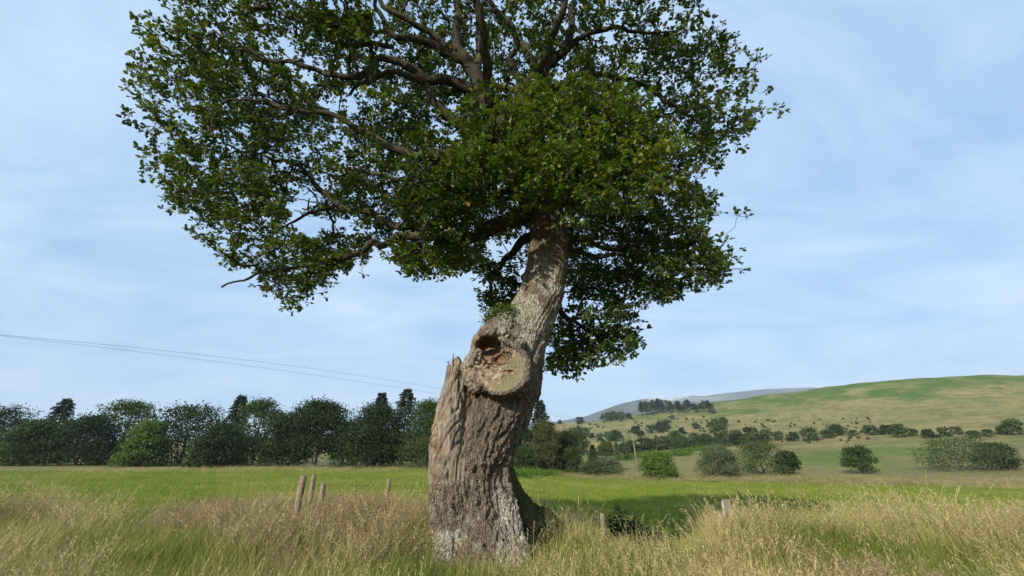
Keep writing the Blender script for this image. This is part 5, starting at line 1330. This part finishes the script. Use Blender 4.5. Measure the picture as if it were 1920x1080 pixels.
def scatter(name, pts, scl, idx, label):
    n = len(pts)
    me = bpy.data.meshes.new(name); me.vertices.add(n); me.vertices.foreach_set('co', np.asarray(pts, np.float32).ravel())
    rot = np.stack([RNG.normal(size=n) * .10, RNG.normal(size=n) * .10, RNG.uniform(0, 6.283, n)], 1).astype(np.float32)
    for nm, ty, arr, key in (('rot', 'FLOAT_VECTOR', rot, 'vector'), ('scl', 'FLOAT_VECTOR', scl, 'vector'), ('idx', 'INT', idx, 'value')):
        at = me.attributes.new(nm, ty, 'POINT'); at.data.foreach_set(key, np.asarray(arr, np.int32 if ty == 'INT' else np.float32).ravel())
    o = link(name, me); tag(o, label, 'grass', None, 'stuff')
    ng = bpy.data.node_groups.new(name, 'GeometryNodeTree')
    ng.interface.new_socket('Geometry', in_out='INPUT', socket_type='NodeSocketGeometry'); ng.interface.new_socket('Geometry', in_out='OUTPUT', socket_type='NodeSocketGeometry')
    N = ng.nodes.new; gi, go = N('NodeGroupInput'), N('NodeGroupOutput')
    ci = N('GeometryNodeCollectionInfo'); ci.inputs['Collection'].default_value = tcol; ci.inputs['Separate Children'].default_value = True; ci.inputs['Reset Children'].default_value = True
    ip = N('GeometryNodeInstanceOnPoints'); ip.inputs['Pick Instance'].default_value = True
    def na(nm, ty):
        x = N('GeometryNodeInputNamedAttribute'); x.data_type = ty; x.inputs['Name'].default_value = nm; return x.outputs['Attribute']
    e2r = N('FunctionNodeEulerToRotation')
    lk = ng.links.new
    lk(gi.outputs[0], ip.inputs['Points']); lk(ci.outputs[0], ip.inputs['Instance']); lk(na('idx', 'INT'), ip.inputs['Instance Index'])
    lk(na('rot', 'FLOAT_VECTOR'), e2r.inputs[0]); lk(e2r.outputs[0], ip.inputs['Rotation']); lk(na('scl', 'FLOAT_VECTOR'), ip.inputs['Scale']); lk(ip.outputs[0], go.inputs[0])
    o.modifiers.new('scatter', 'NODES').node_group = ng
    return o
# tall grass on the bank
n = 42000
y = 3.0 + (17.0 - 3.0) * RNG.random(n) ** 0.8
x = (RNG.random(n) * 2 - 1) * (1.42 * y + 1.5)
keep = y < 12.5 + 2.2 * noise(np.stack([x * .15, y * .1, x * 0 + 2], 1)) - 2.6 * sstep(0, 2.0, x) + 3.0 * sstep(.33, .5, x / y)
x, y = x[keep], y[keep]
tx, ty = tc[2][0], OAK_Y
keep = np.hypot(x - tx, (y - ty)) > 0.74
x, y = x[keep], y[keep]; n = len(x)
zz = H(x, y)
pn = noise(np.stack([x * .45, y * .45, 0 * x + 5], 1)); pn2 = noise(np.stack([x * .8, y * .8, 0 * x + 15], 1))
gpx, gpy = project(np.stack([x, y, zz + .4], 1))
red = sstep(.15, .55, pn + .55 * inside_poly(gpx, gpy, [(555, 930), (700, 925), (830, 940), (830, 1010), (700, 1040), (555, 1000), (300, 990), (300, 930)]) + .15 * inside_poly(gpx, gpy, [(1050, 960), (1365, 930), (1365, 980), (1080, 1010)]))
seed = sstep(-.05, .4, pn2 + .25 * (gpx > 760) * (gpy > 980) - .05)
u = RNG.random(n)
idx = np.where(u < .5 * red, RNG.integers(8, 11, n), np.where(u < .5 * red + .28 * seed, RNG.integers(5, 8, n), np.where(RNG.random(n) < .55, RNG.integers(0, 3, n), RNG.integers(3, 5, n))))
idx = np.where(RNG.random(n) < .02, RNG.integers(14, 16, n), idx)
s = RNG.uniform(.65, 1.2, n) * (1 + .25 * pn2 + .15 * pn) * np.where(np.hypot(x - tx, y - ty) < 1.25, .62, 1.0)
s *= np.where(y < 6.6, .80, 1.0) * (1 - .62 * sstep(.14, .19, x / y) * sstep(6.6, 7.6, y) * sstep(.42, .34, x / y))
scatter('tall_grass', np.stack([x, y, zz], 1), np.stack([s * 1.1, s * 1.1, s], 1), idx, 'tall seeding grass, green, straw and purple-brown, around the oak')
# meadow beyond the fence
n = 56000
y = 11.5 * (88 / 11.5) ** (RNG.random(n) ** .8)
x = (RNG.random(n) * 2 - 1) * (1.36 * y + 1)
keep = (y > 12.0 + 2.2 * noise(np.stack([x * .15, y * .1, x * 0 + 2], 1)) - 2.6 * sstep(0, 2.0, x) + 3.0 * sstep(.33, .5, x / y)) & (np.hypot(x, y) < 90 + 5 * noise(np.stack([x * .12, y * .12, x * 0], 1)))
x, y = x[keep], y[keep]; n = len(x)
s = RNG.uniform(.7, 1.2, n) * np.interp(y, [12, 40, 88], [1.0, 1.5, 2.2])
sz = s * np.interp(y, [12, 40, 88], [1.0, .85, .7])
ptall = np.maximum(np.interp(y, [12, 18, 24, 80, 84], [.05, .03, 0.02, .03, .55]), np.where(x / y > .02, .8 * sstep(60, 68, np.hypot(x, y) + 3 * noise(np.stack([x * .1, y * .1, x * 0 + 4], 1))), .45 * sstep(52, 66, y)))
idx = np.where(RNG.random(n) < ptall, np.where((x > 0) & (RNG.random(n) < .4), RNG.integers(8, 11, n), RNG.integers(3, 8, n)), RNG.integers(11, 14, n))
tall = idx < 11
scatter('meadow_grass', np.stack([x, y, H(x, y)], 1), np.stack([np.where(tall, np.where(y > 50, 3.2, 1.2), s), np.where(tall, np.where(y > 50, 3.2, 1.2), s), np.where(tall, np.where(y > 50, .75, .9), sz)], 1), idx, 'short bright green meadow grass of the field behind the fence')
print('grass', time.perf_counter() - T0)
# ------------------------------------------------------------------ the air
hz = bpy.data.meshes.new('haze')
X0, X1, Z0, Z1 = -6000.0, 6000.0, float(GV[:, 2].min()) - 60.0, 760.0
hv = [(x, y, z) for z in (Z0, Z1) for x, y in ((X0, X0), (X1, X0), (X1, X1), (X0, X1))]
hz.from_pydata(hv, [], [(3, 2, 1, 0), (4, 5, 6, 7), (0, 1, 5, 4), (1, 2, 6, 5), (2, 3, 7, 6), (3, 0, 4, 7)])
mh = NT('haze_air'); pv = mh.n('ShaderNodeVolumePrincipled')
pv.inputs['Color'].default_value = (0.74, 0.87, 1.0, 1); pv.inputs['Density'].default_value = 1.4e-4; pv.inputs['Anisotropy'].default_value = 0.0
mh.l(pv.outputs[0], mh.out.inputs['Volume']); hz.materials.append(mh.m)
tag(link('haze', hz), 'pale even summer haze filling the valley air', 'haze', None, 'stuff')
# wisps of cloud lying on the far fell's shoulder
mm = NT('cloud_wisp')
nz = mm.noise(mm.n('ShaderNodeNewGeometry').outputs['Position'], .012, 6, .6)
df = mm.n('ShaderNodeBsdfDiffuse'); df.inputs[0].default_value = (.9, .9, .9, 1); tl = mm.n('ShaderNodeBsdfTranslucent'); tl.inputs[0].default_value = (.9, .9, .9, 1)
ad = mm.n('ShaderNodeMixShader'); mm.l(df.outputs[0], ad.inputs[1]); mm.l(tl.outputs[0], ad.inputs[2])
tp_ = mm.n('ShaderNodeBsdfTransparent'); mx = mm.n('ShaderNodeMixShader'); mm.l(mm.rng(nz, .42, .75, 0, .42), mx.inputs[0]); mm.l(tp_.outputs[0], mx.inputs[1]); mm.l(ad.outputs[0], mx.inputs[2])
M_wisp = mm.done(mx.outputs[0])
a = Acc()
th, ph = np.meshgrid(np.linspace(0, 2 * math.pi, 14, endpoint=False), np.linspace(0.2, math.pi - .2, 8), indexing='ij')
sph = np.stack([np.sin(ph) * np.cos(th), np.sin(ph) * np.sin(th), np.cos(ph)], -1).reshape(-1, 3)
sq = [(i * 8 + j, ((i + 1) % 14) * 8 + j, ((i + 1) % 14) * 8 + j + 1, i * 8 + j + 1) for i in range(14) for j in range(7)]
for px, py, rx, rz in [(1222, 751, 60, 11), (1242, 750, 75, 16), (1268, 748, 70, 15), (1292, 749, 75, 12), (1318, 750, 60, 9), (1255, 745, 45, 9), (1280, 744, 40, 7), (1340, 748, 50, 7)]:
    c = P(px, py, 2150.0)
    a.add(c + sph * np.array([rx, 60, rz]) * (1 + .3 * noise(sph * 2 + px)[:, None]), sq)
tag(link('cloud', a.mesh('cloud', M_wisp)), 'thin white cloud wisps lying over the far fell shoulder', 'cloud', None, 'stuff')
print('all', time.perf_counter() - T0)
